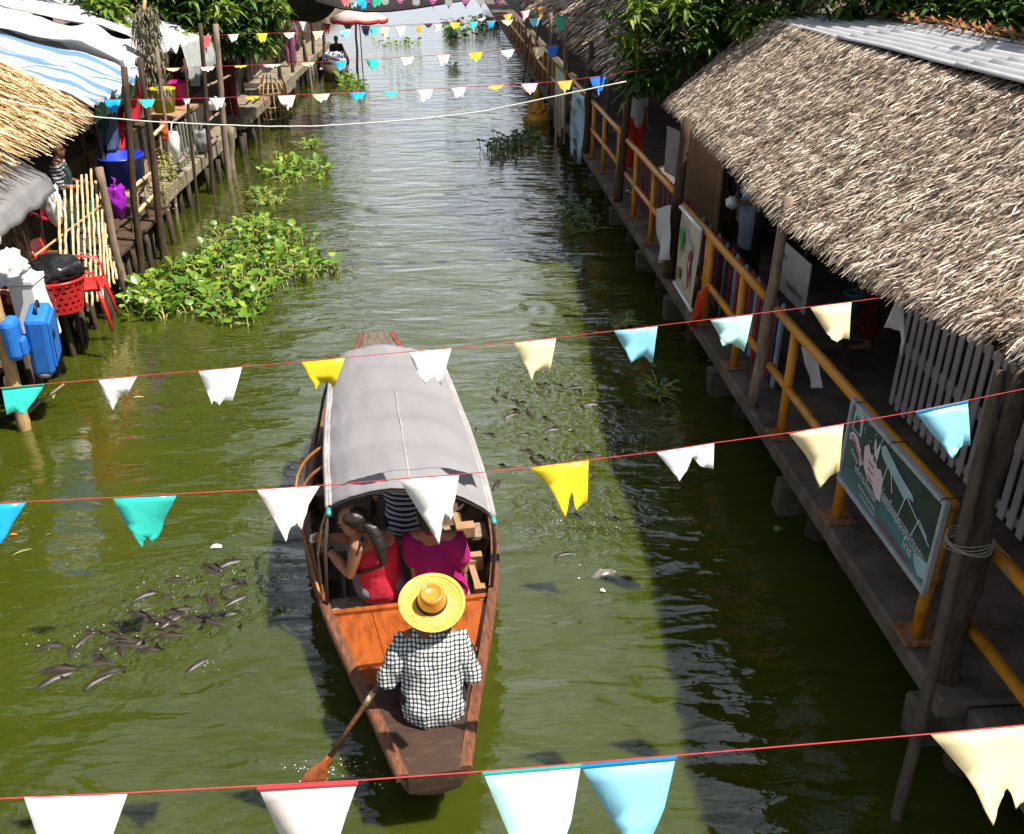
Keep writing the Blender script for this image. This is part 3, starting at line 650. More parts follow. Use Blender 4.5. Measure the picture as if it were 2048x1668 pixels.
# canopy
CS0, CS1 = 1.60, 3.98
def can(s, a):
    """a in [-1, 1] across the arch"""
    t = (s - CS0) / (CS1 - CS0); hwid = .535 + .02 * math.sin(math.pi * t) - .05 * t * t; sag = .030 * math.cos(t * 5 * 2 * math.pi) * (1 - a * a)
    bow = .06 * (1 - a * a)
    x = hwid * math.sin(a * 1.15) / math.sin(1.15); z = 1.10 + .02 * math.sin(t * 7) + (.185 - .015 * t) * (math.cos(a * 1.15) - math.cos(1.15)) / (1 - math.cos(1.15)) + sag * .7
    p = Vector((x + .03, s - .15 * a - bow * (1 - 2 * t) * .6, z)); p.z += .012 * n3((x * 6, s * 2.2, 1)) + .007 * n3((x * 22, s * 4, 4)) + .004 * n3((x * 9, s * 26, 7)); return p
mb = MB(); mb.grid([[can(lerp(CS0, CS1, i / 50), lerp(-1, 1, j / 36)) for j in range(37)] for i in range(51)])
cv = mb.build('canopy_cloth', cloth_grey, boat, True, solid=.004)
for a, r_, s0, s1 in ((-.93, .016, CS0, CS1 - .5), (.02, .007, CS0 + .1, CS1 - .9), (.93, .012, CS0, CS1), (-1.0, .024, CS0, CS1), (1.0, .024, CS0, CS1)):
    mb = MB(); mb.tube([can(lerp(s0, s1, i / 30), a + .003 * math.sin(i * .5)) + Vector((0, 0, .004)) for i in range(31)], [(r_, .005)] * 31 if r_ < .02 else r_, 8, side=(1, 0, 0)); mb.build('canopy_seam', canvas_edge, cv, True)
for s in (CS0 + .012, CS0 + .85, CS0 + 1.7, CS1 - .012):
    mb = MB(); mb.tube([can(s, lerp(-1, 1, j / 20)) + Vector((0, 0, -.022)) for j in range(21)], .014, 8); mb.build('canopy_hoop', pole_dark, boat, True)
for sd in (-1, 1):
    for s in (CS0 + .02, CS0 + 1.25, CS1 - .05):
        p = can(s, sd); mb = MB(); q = Vector((sd * (hw(s) - .02), s + .02, gz(s))); mb.tube([q, lam(q, p, .6) + Vector((sd * .02, 0, 0)), p], .014, 7); mb.build('canopy_pole', pole_dark, boat, True)
    p = can(CS0, sd); mb = MB(); mb.tube([p + Vector((0, -.075, -.012)), p + Vector((0, .0, -.005))], .018, 10); mb.build('pole_cap', teal_cap, boat, True)
for k, (s, b) in enumerate(((2.55, .24), (2.2, .20))):
    mb = MB(); p0 = can(s, -1) + Vector((.05, 0, -.02)); p1 = Vector((-hw(1.75) + .01, 1.72 - .05 * k, .38))
    mb.tube([lam(p0, p1, t) + Vector((-b * math.sin(math.pi * t ** .7), .18 * math.sin(math.pi * t), .05 * math.sin(math.pi * t))) for t in [i / 16 for i in range(17)]], .013, 7); mb.build('cane_hoop', cane, boat, True)
mb = MB(); mb.tube([(-hw(1.75) + .02, 1.74, .40), (-.62, 1.9, .62), (-.56, 1.72, .98), can(CS0 + .02, -1)], .009, 6); mb.build('lashing_rope', raw_wood, boat, True)

# paddle
oar = thing('paddle', 'wooden paddle with a flat brown blade dipping at the boat stern', 'paddle', az(612, 1566, .03))
o0 = Vector(oar.location); g0 = Vector((-.50, 4.18, .60)) - o0; g1 = az(655, 1520, .12) - o0; ax_d = (g0 - g1).normalized()
mb = MB(); mb.tube([g1, lam(g1, g0, .5), g0, g0 + ax_d * .30], [.017, .016, .016, .015], 8); mb.build('shaft', gun_wood, oar, True)
mb = MB(); mb.tube([lam(g1, g0, .70), lam(g1, g0, .86)], .0185, 8); mb.build('shaft_wrap', bamboo_pale, oar, True)
mb = MB(); sdv = ax_d.cross(Vector((.25, -.75, .6))).normalized(); nv = ax_d.cross(sdv); P = []
for i in range(13):
    t = i / 12; p = g1 - ax_d * (.52 * t) + ax_d * .03; w_ = interp([(0, .018), (.12, .03), (.3, .068), (.7, .078), (.92, .066), (1, .035)], t); th = lerp(.014, .006, t)
    P.append([p + sdv * w_ * a + nv * th * b for a, b in ((-1, .3), (-.5, 1), (0, 1.2), (.5, 1), (1, .3), (1, -.3), (.5, -1), (0, -1.2), (-.5, -1), (-1, -.3))])
mb.grid(P, wrap=True); mb.f.append(tuple(range(10))); mb.m.append(0); mb.f.append(tuple(120 + i for i in range(10))); mb.m.append(0); mb.build('blade', varnish, oar, True)

# ------------------------------------------------------------------ rower
plaid = line_cloth('checked_cotton', (.70, .71, .70), (.010, .016, .018), 40, .39, ('x', 'b'))
J = dict(pel=(-.20, 4.10, .53), chest=(-.20, 4.20, .83), neck=(-.195, 4.26, .95), head=(-.185, 4.30, 1.045),
         shL=(-.355, 4.22, .85), elL=(-.465, 4.15, .62), wrL=(-.44, 4.30, .56), shR=(-.045, 4.22, .85), elR=(.035, 4.17, .62), wrR=(.0, 4.34, .53),
         knL=(-.38, 4.42, .56), anL=(-.25, 4.55, .44), toeL=(-.1, 4.5, .40), knR=(-.0, 4.44, .56), anR=(-.1, 4.62, .44), toeR=(-.22, 4.6, .40))
dark_cloth = mat('black_cloth', (.012, .012, .014), (.025, .024, .025), 8, .85)
rower = make_person('person', 'rower in black and white checked shirt kneeling at the stern under a straw hat', (-.20, 4.10, .44), J, SKIN_D,
    (('shirt', plaid, top_fn(1.82, 1.10, .05, .022, .62, 1.22), .012, .010), ('trousers', dark_cloth, bottom_fn(1.9, 1.15), .005)), (0, 1, -.25), hair=hair_short, voxel=.009)
straw = mat('straw', (.62, .35, .05), (.50, .25, .03), 26, .55, .002, spec=.4, c3=(.68, .40, .07))
straw_dk = mat('straw_varnished', (.58, .26, .022), (.46, .18, .018), 20, .22, .002, spec=.6, coat=.6)
hat = thing('straw_hat', 'wide-brimmed yellow straw hat with a brown crown on the rower', 'hat', (-.185, 4.26, 1.10)); hat.rotation_euler = (R(22), R(3), 0)
mb = MB(); n = 48; prof = [(.075, .0), (.10, -.004), (.13, -.008), (.155, -.008), (.178, -.002), (.192, .008), (.193, .004), (.178, -.008), (.155, -.014), (.10, -.010), (.075, -.006)]
mb.lathe(prof, n); o = mb.build('brim', straw, hat, True)
for v in o.data.vertices: v.co.z += .007 * math.sin(2 * math.atan2(v.co.y, v.co.x) + .6) * (v.co.xy.length / .19) ** 2
for k in range(5):
    mb = MB(); rr_ = .095 + .02 * k; mb.tube([(rr_ * math.cos(a), rr_ * math.sin(a), interp([(.075, .002), (.13, -.007), (.155, -.0065), (.178, -.0005), (.192, .008)], rr_) + .007 * math.sin(2 * a + .6) * (rr_ / .19) ** 2) for a in [i * math.pi / 24 for i in range(48)]], .0022, 5, closed=True); mb.build('plait_ring', straw, o, True)
mb = MB(); mb.lathe([(.086, -.002), (.083, .03), (.077, .07), (.070, .095), (.063, .108), (.054, .111), (.050, .104), (.03, .098), (.0, .096)], n); mb.build('crown', straw_dk, hat, True)
mb = MB(); mb.lathe([(.088, .0), (.0885, .012), (.0865, .024), (.083, .024)], n); mb.build('hat_band', dark_cloth, hat, True)

# woman in the coral top, taking pictures
coral = mat('coral_jersey', (.62, .028, .055), (.52, .02, .045), 4, .8, .001)
grey_tr = mat('grey_cotton', (.20, .17, .19), (.15, .13, .15), 6, .9, .002)
def P_(u, v, z): return az(u, v, z)
J = dict(pel=P_(762, 1168, .37), chest=P_(752, 1098, .69), neck=P_(722, 1062, .87), head=P_(704, 1042, .985),
         shL=P_(716, 1092, .80), elL=P_(700, 1150, .56), wrL=P_(652, 1094, .70), shR=P_(778, 1078, .82), elR=P_(706, 1078, .68), wrR=P_(660, 1074, .72))
J['knL'] = J['pel'] + Vector((-.20, .34, .10)); J['knR'] = J['pel'] + Vector((.02, .40, .10)); J['anL'] = J['knL'] + Vector((-.02, .05, -.33)); J['anR'] = J['knR'] + Vector((-.02, .05, -.33))
wm = make_person('person', 'woman in a coral sleeveless top leaning left with a camera', J['pel'] + Vector((0, 0, -.12)), J, SKIN,
    (('top', coral, top_fn(0, 1.1, .03, .0, .5), .005, .011), ('trousers', grey_tr, bottom_fn(1.9, 1.12), .006)), (-.88, .30, -.38), hair=None, voxel=.009, curl=(.9, .9), flips=(1, 1))
o0 = Vector(wm.location); mb = MB(); c = J['head'] - o0; hd = J['head'] - o0
mb.ball(hd + Vector((.025, -.012, .035)), (.095, .086, .083), 14, 10); mb.ball(hd + Vector((.06, .0, -.02)), (.06, .07, .07), 12, 8)
mb.chain([(hd + Vector((.08, -.01, .0)), .05), (hd + Vector((.15, -.05, -.05)), .048), (hd + Vector((.19, -.09, -.16)), .045), (hd + Vector((.20, -.12, -.27)), .028)], 12)
hh = link('hair', remesh(mb, 'hair', .009, 2, .005, 45), wm); hh.data.materials.clear(); hh.data.materials.append(HAIR)
ch = J['chest'] - o0; sR = J['shR'] - o0; sL = J['shL'] - o0; pl = J['pel'] - o0
brown_strap = mat('brown_strap', (.10, .025, .02), None, 10, .6)
mb = MB(); mb.tube([sR + Vector((-.03, -.05, .05)), sR + Vector((-.02, -.12, -.02)), lam(ch, sR, .4) + Vector((0, -.155, -.06)), lam(ch, pl, .25) + Vector((-.05, -.145, 0)), lam(ch, pl, .42) + Vector((-.14, -.09, 0))], [(.016, .004)] * 5, 8, side=(0, 0, 1)); mb.build('bag_strap', brown_strap, wm, True)
mb = MB(); mb.tube([sL + Vector((.0 + .055 * math.cos(a) * .55, -.01 + .06 * math.sin(a) * .6, -.015 + .075 * math.cos(a))) for a in [i * math.pi / 9 for i in range(18)]], .0095, 6, closed=True); mb.build('arm_trim', dark_cloth, wm, True)
wr_ = lam(J['wrL'], J['elL'], .12) - o0; dwr = (J['elL'] - J['wrL']).normalized(); q = dwr.orthogonal().normalized(); q2 = dwr.cross(q)
mb = MB(); mb.tube([wr_ + q * .031 * math.cos(a) + q2 * .031 * math.sin(a) for a in [i * math.pi / 8 for i in range(16)]], .009, 6, closed=True); mb.build('wristwatch', dark_cloth, wm, True)
cm = thing('camera', 'small white camera held by the woman in coral', 'camera', P_(634, 1074, .73)); cm.rotation_euler = (.2, .1, .7)
silver = mat('white_plastic', (.78, .77, .74), None, 9, .35, spec=.5)
mb = MB(); mb.box((0, 0, 0), (.105, .035, .062)); mb.build('camera_body', silver, cm, bevel=.008)
mb = MB(); mb.tube([(0, .015, 0), (0, .05, 0)], .024, 14); mb.build('lens', dark_cloth, cm, True)
mb = MB(); mb.box((.03, 0, .036), (.03, .02, .012)); mb.build('shutter_button', dark_cloth, cm)

# companion in magenta
mag = mat('magenta_jersey', (.36, .006, .13), (.28, .005, .10), 4, .8, .001)
J = dict(pel=P_(880, 1172, .37), chest=P_(866, 1094, .68), neck=P_(862, 1058, .86), head=P_(858, 1034, .985),
         shL=P_(822, 1078, .78), elL=P_(832, 1142, .52), wrL=P_(838, 1176, .36), shR=P_(912, 1078, .78), elR=P_(926, 1140, .50))
J['wrR'] = J['elR'] + Vector((-.02, .2, -.05)); J['knL'] = J['pel'] + Vector((-.10, .38, .10)); J['knR'] = J['pel'] + Vector((.10, .38, .10)); J['anL'] = J['knL'] + Vector((0, .05, -.33)); J['anR'] = J['knR'] + Vector((0, .05, -.33))
make_person('person', 'passenger in a loose magenta T-shirt beside the woman in coral', J['pel'] + Vector((0, 0, -.12)), J, SKIN,
    (('shirt', mag, top_fn(.55, 1.22, .04, .012, .55, 1.35), .007, .012), ('trousers', grey_tr, bottom_fn(1.9, 1.12), .006)), (0, 1, -.1), hair=hair_short, voxel=.011)
stripe = line_cloth('navy_striped_jersey', (.50, .50, .53), (.015, .02, .06), 22, .5, ('z',))
c = bw(.05, 2.62, 0)
J = dict(pel=c + Vector((0, 0, .37)), chest=c + Vector((0, .02, .70)), neck=c + Vector((0, .04, .88)), head=c + Vector((0, .06, 1.0)), shL=c + Vector((-.17, .02, .79)), shR=c + Vector((.17, .02, .79)),
         elL=c + Vector((-.23, .08, .54)), elR=c + Vector((.23, .08, .54)), wrL=c + Vector((-.15, .28, .48)), wrR=c + Vector((.15, .28, .48)),
         knL=c + Vector((-.12, .38, .45)), knR=c + Vector((.12, .38, .45)), anL=c + Vector((-.12, .44, .1)), anR=c + Vector((.12, .44, .1)))
make_person('person', 'passenger in a navy and white striped top in the shade under the canopy', c + Vector((0, 0, .25)), J, SKIN,
    (('shirt', stripe, top_fn(.6, 1.15, .03, .005), .005, .013), ('trousers', dark_cloth, bottom_fn(1.9, 1.12), .005)), (0, 1, 0), hair=hair_short, voxel=.013)
# ------------------------------------------------------------------ bunting
def plastic(name, c, tr=.12, rough=.3):
    return mat('flag_' + name, c, tuple(x * .92 for x in c), 3, rough, .005, transl=tr, spec=.5, fine=10)
FC = dict(white=plastic('white', (.82, .81, .78)), blue=plastic('blue', (.015, .38, .78)), teal=plastic('teal', (.04, .60, .50)), yellow=plastic('yellow', (.86, .66, .02)),
          cream=plastic('cream', (.86, .72, .40)), pink=plastic('pink', (.85, .55, .58)), red=plastic('red', (.75, .09, .10)), green=plastic('green', (.01, .36, .20)), ochre=plastic('ochre', (.70, .42, .05)),
          sky=plastic('sky_blue', (.30, .70, .86)), mint=plastic('pale_mint', (.50, .82, .76)), deep=plastic('deep_blue', (.01, .16, .60)), blush=plastic('blush', (.86, .76, .72)),
          purple=plastic('purple', (.28, .01, .16)), black=plastic('black', (.02, .02, .025), .1))
cords = []
def tri_fan_flag(pts, hem):
    """pts: outline in 3-D; returns a thin curved sheet"""
    bm = bmesh.new(); vs = [bm.verts.new(p) for p in pts]; f = bm.faces.new(vs); bmesh.ops.triangulate(bm, faces=[f])
    bmesh.ops.subdivide_edges(bm, edges=bm.edges[:], cuts=2, use_grid_fill=True); bmesh.ops.triangulate(bm, faces=bm.faces[:])
    return bm
def add_flag(parent, o0, outline, col, curve, seed, topz, h, hemcol=None):
    rr_ = random.Random(seed * 13 + len(outline)); O = list(outline[:3])
    for a, b in zip(outline[2:], outline[3:]):                   # torn, frayed lower edge
        for t_ in (.33, .66): O.append(a.lerp(b, t_) + Vector((rr_.uniform(-.02, .02) * h, 0, rr_.uniform(-.02, .03) * h)))
        O.append(b)
    bm = tri_fan_flag([p - o0 for p in O], None)
    for v in bm.verts:
        t = max(0, (topz - o0.z - v.co.z) / h)
        v.co.y += curve * h * (t ** 1.5) * (1 + .5 * math.sin(seed)) + .045 * h * math.sin(v.co.x / h * 4 + seed) * min(1, t * 1.4)
    bm.normal_update(); me = bpy.data.meshes.new('flag'); bm.to_mesh(me); bm.free(); me.materials.append(FC[col])
    me.polygons.foreach_set('use_smooth', [True] * len(me.polygons))
    o = link('flag', me, parent); md = o.modifiers.new('thickness', 'SOLIDIFY'); md.thickness = .0012; md.offset = 0
    if hemcol:
        a, b = outline[0] - o0, outline[1] - o0; mb = MB(); hh = h * .045; P = []
        for i in range(9):
            p = a.lerp(b, i / 8) + Vector((0, -.006, 0)); P.append([p + Vector((0, 0, .004)), p + Vector((0, -.004, -hh * .5)), p + Vector((0, -.001, -hh))])
        mb.grid(P); mb.build('hem', FC[hemcol], o, True)
    return o
def tilted(poly, d, k):
    """outline on a sheet hanging from its top edge, the wind pushing the lower end by k per metre of drop"""
    a, b = poly[0], poly[1]; pa, pb = ay(*a, d(a[0])), ay(*b, d(b[0])); out = [pa, pb]
    nrm = (pb - pa).cross(Vector((0, k, -1))).normalized()
    for q in poly[2:]:
        r = ray(*q); out.append(CAMP + r * ((pa - CAMP).dot(nrm) / r.dot(nrm)))
    return out
def cord_line(parent, o0, pts, r, m):
    mb = MB(); P = []
    for a, b in zip(pts, pts[1:]):
        for k in range(6): P.append(lam(a, b, k / 6) - o0)
    P.append(pts[-1] - o0); mb.tube(P, r, 6); return mb.build('cord', m, parent, True)
def bunting_exact(label, depth, line, flags, r=.0035, cm=None, tilt=.5):
    pts = [ay(u, v, depth(u) if callable(depth) else depth) for u, v in line]
    t = thing('bunting', label, 'bunting', pts[len(pts) // 2], group='strings of pennants across the canal'); o0 = Vector(t.location)
    cord_line(t, o0, pts, r, cm or red_cord)
    for i, (col, hem, poly) in enumerate(flags):
        d = lambda u: depth(u) if callable(depth) else depth
        out = tilted(poly, d, .0 + tilt + .22 * math.sin(i * 2.3)); zt = max(p.z for p in out); hh = zt - min(p.z for p in out)
        add_flag(t, o0, out, col, .10 * (1 if i % 2 else -.6), i * 1.9, zt, hh, hem)
    return t
bunting_exact('nearest pennant string along the bottom of the photo, with the largest flags', lambda u: 1.72 + .00012 * u, [(-160, 1606), (50, 1595), (255, 1586), (716, 1561), (965, 1543), (1160, 1527), (1352, 1511), (1860, 1468), (2060, 1449), (2300, 1425)], [
    ('white', None, [(48, 1594), (255, 1587), (222, 1680), (188, 1750), (170, 1730), (150, 1800), (95, 1720)]),
    ('blush', 'red', [(515, 1572), (717, 1561), (690, 1640), (660, 1740), (640, 1725), (615, 1790), (560, 1690)]),
    ('mint', 'teal', [(965, 1543), (1162, 1527), (1142, 1640), (1110, 1740), (1085, 1720), (1065, 1760), (1015, 1660)]),
    ('sky', 'blue', [(1160, 1528), (1352, 1511), (1330, 1620), (1300, 1720), (1275, 1740), (1225, 1650)]),
    ('cream', None, [(1860, 1468), (2066, 1449), (2058, 1590), (2028, 1613), (2012, 1572), (1997, 1592), (1977, 1637), (1925, 1540)])], .0021, tilt=-.75)
bunting_exact('second nearest pennant string, crossing the canopy front and the signboard', lambda u: 3.35 + .0002 * u, [(-120, 1012), (230, 995), (515, 979), (660, 970), (795, 958), (918, 949), (1060, 935), (1177, 920), (1312, 904), (1428, 886), (1576, 866), (1687, 848), (1830, 823), (1935, 801), (2048, 778), (2250, 735)], [
    ('blue', None, [(-66, 1011), (53, 1004), (28, 1042), (10, 1075), (-8, 1100), (-24, 1090), (-36, 1060)]),
    ('teal', None, [(226, 996), (354, 990), (333, 1030), (312, 1084), (300, 1096), (293, 1084), (283, 1090), (279, 1106), (250, 1050)]),
    ('blush', None, [(513, 979), (640, 971), (617, 1010), (603, 1060), (594, 1045), (580, 1057), (573, 1081), (545, 1030)]),
    ('white', None, [(797, 958), (918, 950), (910, 1000), (902, 1042), (890, 1026), (884, 1045), (878, 1092), (840, 1028)]),
    ('yellow', None, [(1058, 935), (1177, 920), (1175, 1000), (1162, 1010), (1152, 1019), (1143, 982), (1130, 1031), (1095, 968)]),
    ('white', None, [(1312, 904), (1428, 886), (1427, 938), (1402, 935), (1385, 915), (1375, 945), (1360, 966), (1340, 938)]),
    ('cream', None, [(1576, 866), (1687, 848), (1676, 938), (1655, 950), (1637, 973), (1610, 908)]),
    ('sky', 'blue', [(1830, 823), (1935, 801), (1947, 897), (1930, 895), (1922, 902), (1909, 923), (1868, 872)])], .0021, tilt=-.55)
bunting_exact('third pennant string, tied to the large thatched eave above the canopy', lambda u: 5.1 + .0002 * u, [(-120, 786), (90, 768), (274, 752), (484, 734), (690, 715), (820, 703), (900, 697), (1110, 676), (1310, 652), (1500, 629), (1700, 604), (1802, 590)], [
    ('teal', 'green', [(3, 776), (90, 768), (70, 800), (48, 828), (34, 822), (13, 830)]),
    ('white', None, [(197, 759), (274, 752), (252, 796), (242, 789), (232, 808), (223, 826), (210, 797)]),
    ('white', None, [(397, 742), (484, 734), (466, 800), (447, 797), (440, 808), (428, 800), (424, 808), (412, 780)]),
    ('yellow', None, [(603, 723), (690, 715), (668, 776), (655, 767), (640, 766), (632, 784), (615, 752)]),
    ('white', None, [(816, 704), (903, 696), (882, 770), (870, 753), (850, 764), (832, 737)]),
    ('cream', None, [(1028, 685), (1112, 676), (1100, 752), (1091, 738), (1070, 746), (1065, 764), (1045, 722)]),
    ('sky', None, [(1228, 661), (1315, 652), (1305, 726), (1286, 712), (1262, 726), (1245, 692)]),
    ('mint', None, [(1420, 639), (1505, 629), (1490, 707), (1468, 690), (1447, 697), (1437, 668)]),
    ('cream', None, [(1620, 614), (1703, 604), (1697, 678), (1682, 674), (1672, 682), (1660, 676), (1650, 662)]),
    ('white', None, [(1797, 589), (1804, 589), (1811, 640), (1812, 668), (1806, 716), (1803, 664), (1770, 658)])], .0024, tilt=-.50)
def bunting_row(label, y, line, flags, r=.0042, cm=None, shape=None):
    """flags: (colour, u0, u1, height px)"""
    pts = [ay(u, v, y) for u, v in line]; t = thing('bunting', label, 'bunting', pts[len(pts) // 2], group='strings of pennants across the canal'); o0 = Vector(t.location)
    cord_line(t, o0, pts, r, cm or red_cord)
    for i, (col, u0, u1, h) in enumerate(flags):
        va, vb = interp(line, u0), interp(line, u1); rs = random.Random(i * 7 + int(y)); w_ = u1 - u0
        if shape == 'whole': poly = [(u0, va), (u1, vb), ((u0 + u1) / 2 + 1, va + h * .7), ((u0 + u1) / 2, va + h), ((u0 + u1) / 2 - 1, va + h * .7)]
        elif h < .45 * w_:
            poly = [(u0, va), (u1, vb), (u1 - w_ * .22, vb + h * .75), (u1 - w_ * .36, vb + h * rs.uniform(.5, .8)), (u0 + w_ * .55, va + h), (u0 + w_ * .42, va + h * rs.uniform(.55, .8)), (u0 + w_ * .2, va + h * .7)]
        else:
            k = rs.uniform(.35, .6); poly = [(u0, va), (u1, vb), (u1 - w_ * .18, vb + h * .72), (u1 - w_ * .24, vb + h * rs.uniform(.75, 1)), (u0 + w_ * .62, va + h * rs.uniform(.62, .8)), (u0 + w_ * k, va + h), (u0 + w_ * (k - .1), va + h * rs.uniform(.7, .9)), (u0 + w_ * .2, va + h * .55)]
        th = math.acos(max(.12, min(.92, h / (.95 * w_)))) + .12
        out = tilted(poly, lambda u: y, -.4 if shape else -math.tan(min(th, 1.3))); zt = max(p.z for p in out); hh = zt - min(p.z for p in out)
        o = add_flag(t, o0, out, col, .06 * (1 if i % 2 else -1), i * 1.7, zt, max(hh, .1))
        if shape == 'whole':
            c = sum(out, Vector()) / len(out) - o0 + Vector((0, -.02, .05)); mb = MB()
            if col == 'black': mb.lathe([(.0, 0), (.09, 0)], 14); ob = mb.build('disc', FC['white'], o); ob.location = c; ob.rotation_euler = (R(90), 0, 0)
            else: mb.box((0, 0, .02), (.13, .004, .025)); mb.box((0, 0, -.025), (.08, .004, .02)); ob = mb.build('lettering', FC['pink'], o); ob.location = c
    return t
bunting_row('pennant string ending in a deep blue flag beside the red trousers', 13.6, [(-30, 196), (100, 203), (200, 199), (310, 199), (450, 195), (591, 190), (732, 184), (866, 178), (1008, 169), (1076, 166), (1145, 160), (1215, 150), (1300, 138)],
    [('pink', 78, 107, 40), ('cream', 139, 166, 20), ('blue', 207, 242, 30), ('teal', 275, 310, 18), ('blush', 366, 381, 13), ('white', 418, 450, 26), ('yellow', 488, 520, 7), ('white', 555, 591, 31), ('cream', 624, 660, 17), ('blue', 697, 732, 17), ('teal', 764, 797, 12),
     ('blush', 832, 866, 26), ('white', 901, 932, 21), ('ochre', 975, 1008, 11), ('pink', 1041, 1076, 22), ('ochre', 1113, 1145, 25), ('deep', 1179, 1212, 38)])
bunting_row('pennant string just above, with a deep blue flag over the far railing', 16.8, [(180, 141), (262, 137), (360, 136), (430, 133), (563, 128), (694, 121), (828, 113), (965, 104), (1029, 98), (1118, 89), (1200, 80)],
    [('teal', 262, 290, 22), ('cream', 331, 360, 7), ('white', 400, 430, 10), ('yellow', 467, 495, 5), ('white', 525, 563, 7), ('cream', 602, 630, 8), ('blue', 667, 694, 20), ('teal', 731, 760, 24), ('white', 799, 828, 17), ('white', 872, 900, 24), ('yellow', 937, 965, 19), ('pink', 1001, 1029, 19), ('cream', 1064, 1092, 24), ('deep', 1092, 1118, 27)])
bunting_row('pennant string from a red flag at left to a green flag by the roof', 21, [(330, 78), (400, 72), (477, 68), (590, 65), (702, 58), (812, 52), (920, 45), (1026, 39), (1080, 35), (1132, 31), (1180, 27)],
    [('red', 400, 423, 27), ('white', 455, 477, 16), ('yellow', 511, 535, 19), ('white', 566, 590, 13), ('cream', 624, 647, 18), ('sky', 677, 702, 22), ('teal', 738, 757, 16), ('cream', 759, 778, 26), ('blush', 789, 812, 22), ('ochre', 831, 845, 20), ('white', 866, 884, 18), ('yellow', 898, 920, 13), ('teal', 936, 955, 15), ('blue', 972, 990, 16), ('cream', 1002, 1026, 12), ('sky', 1057, 1080, 20), ('green', 1108, 1132, 36)])
bunting_row('slack pennant string low in front of the umbrella boat', 26, [(500, 34), (571, 41), (617, 44), (661, 48), (704, 51), (740, 52), (800, 50), (880, 46), (940, 40), (990, 32), (1025, 27), (1060, 19), (1095, 11)],
    [('yellow', 551, 571, 20), ('white', 598, 617, 25), ('red', 645, 661, 22), ('teal', 686, 704, 10), ('blue', 722, 740, 25), ('white', 848, 865, 9), ('white', 955, 972, 6), ('ochre', 1005, 1025, 12), ('pink', 1041, 1060, 18), ('ochre', 1075, 1088, 24)])
bunting_row('topmost string of alternating purple and black pointed pennants', 24, [(600, -12), (700, -6), (800, -3), (900, -2), (1000, -5), (1080, -12)],
    [('black', 694, 716, 22), ('purple', 727, 748, 22), ('black', 760, 781, 22), ('purple', 790, 811, 23), ('black', 822, 843, 23), ('purple', 855, 877, 23), ('black', 887, 908, 23), ('purple', 920, 942, 23), ('black', 951, 972, 22), ('purple', 984, 1005, 22)], shape='whole')
# thick white rope across the canal
t = thing('rope', 'thick white rope sagging across the canal in front of the left thatch', 'rope', ay(640, 252, 11.5)); o0 = Vector(t.location)
pts = [ay(u, v, 11.5) for u, v in ((-20, 195), (108, 220), (180, 233), (300, 243), (420, 249), (540, 253), (640, 252), (740, 246), (860, 236), (960, 224), (1050, 205), (1150, 184), (1252, 163))]
mb = MB(); P = []
for a, b in zip(pts, pts[1:]):
    for k in range(5): P.append(lam(a, b, k / 5) - o0 + Vector((0, 0, .006 * n3((a.x * 2 + k, 0, 0)))))
P.append(pts[-1] - o0); mb.tube(P, .0075, 6); mb.build('strand', white_rope, t, True)
# ------------------------------------------------------------------ left walkway and stalls
lw = thing('left_walkway', None, None); tag(lw, kind='structure')
for i in range(24):
    y = 6.0 + i * .40; mb = MB(); mb.box((-5.75 + rnd(-.03, .03), y + .19, .575 + rnd(-.006, .006)), (2.2, .375, .045)); mb.build('plank', wood_dark, lw)
def lslab(y0, y1, xe=-4.88, z1=HW, z0=.44): rough_box_l(xe, y0, y1, z0, z1)
def rough_box_l(xe, y0, y1, z0, z1):
    o = rough_box('slab', -xe, 7.0, y0, y1, z0, z1, concrete_pale, lw, .02)
    for v in o.data.vertices: v.co.x = -v.co.x
    o.data.flip_normals(); return o
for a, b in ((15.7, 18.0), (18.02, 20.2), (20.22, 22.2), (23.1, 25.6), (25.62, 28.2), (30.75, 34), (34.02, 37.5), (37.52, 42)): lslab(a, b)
lslab(28.4, 30.7, -4.72, .80, .42)
rs = random.Random(3)
for i in range(40):
    y = 15.9 + i * .62 + rs.uniform(-.15, .15); x = -4.93 + rs.uniform(-.25, .16); mb = MB(); mb.tube([(x + rs.uniform(-.05, .05), y, -.5), (x, y, .1), (x + rs.uniform(-.03, .03), y, .45)], rs.uniform(.035, .065), 7); mb.build('pile', pile_dark, lw, True)
for i in range(46):                                                    # dense row of thin piles under the near huts
    y = 7.2 + i * .18 + rs.uniform(-.05, .05); x = -4.66 + rs.uniform(-.22, .10); h = rs.uniform(.35, .62); mb = MB()
    mb.tube([(x + rs.uniform(-.06, .06), y, -.5), (x, y, .1), (x + rs.uniform(-.03, .03), y + rs.uniform(-.03, .03), h)], rs.uniform(.03, .055), 7); mb.build('pile', pile_dark if i % 3 else wood_dark, lw, True)
mb = MB()
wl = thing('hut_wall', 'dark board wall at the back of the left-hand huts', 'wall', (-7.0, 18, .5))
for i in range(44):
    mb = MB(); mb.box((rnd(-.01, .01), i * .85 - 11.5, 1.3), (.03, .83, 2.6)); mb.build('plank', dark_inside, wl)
GP = 'tall posts of the left-hand huts'
def lpost(label, a, b, r0, r1, m=wood_dark, zb=0, group=GP, ext=0.):
    B = az(*b, zb); A = ay(*a, B.y); d = (A - B).normalized(); return post('wooden_post', label, 'post', B - Vector((0, 0, .35)) if zb == 0 else B, A + d * ext, r0, r1, m, group, .04, 10, 8)
lpost('tall brown post left of the red hanging cloth', (250, 165), (278, 560), .055, .045, ext=.2)
lpost('tall brown post just right of the red hanging cloth', (283, 145), (326, 517), .06, .045, ext=.2)
lpost('thin crooked pole in front of the yellow bucket', (314, 95), (350, 440), .035, .028, wood_grey)
lpost('thin pole between the magenta bucket and the slatted gate', (368, 118), (394, 418), .032, .026, wood_dark)
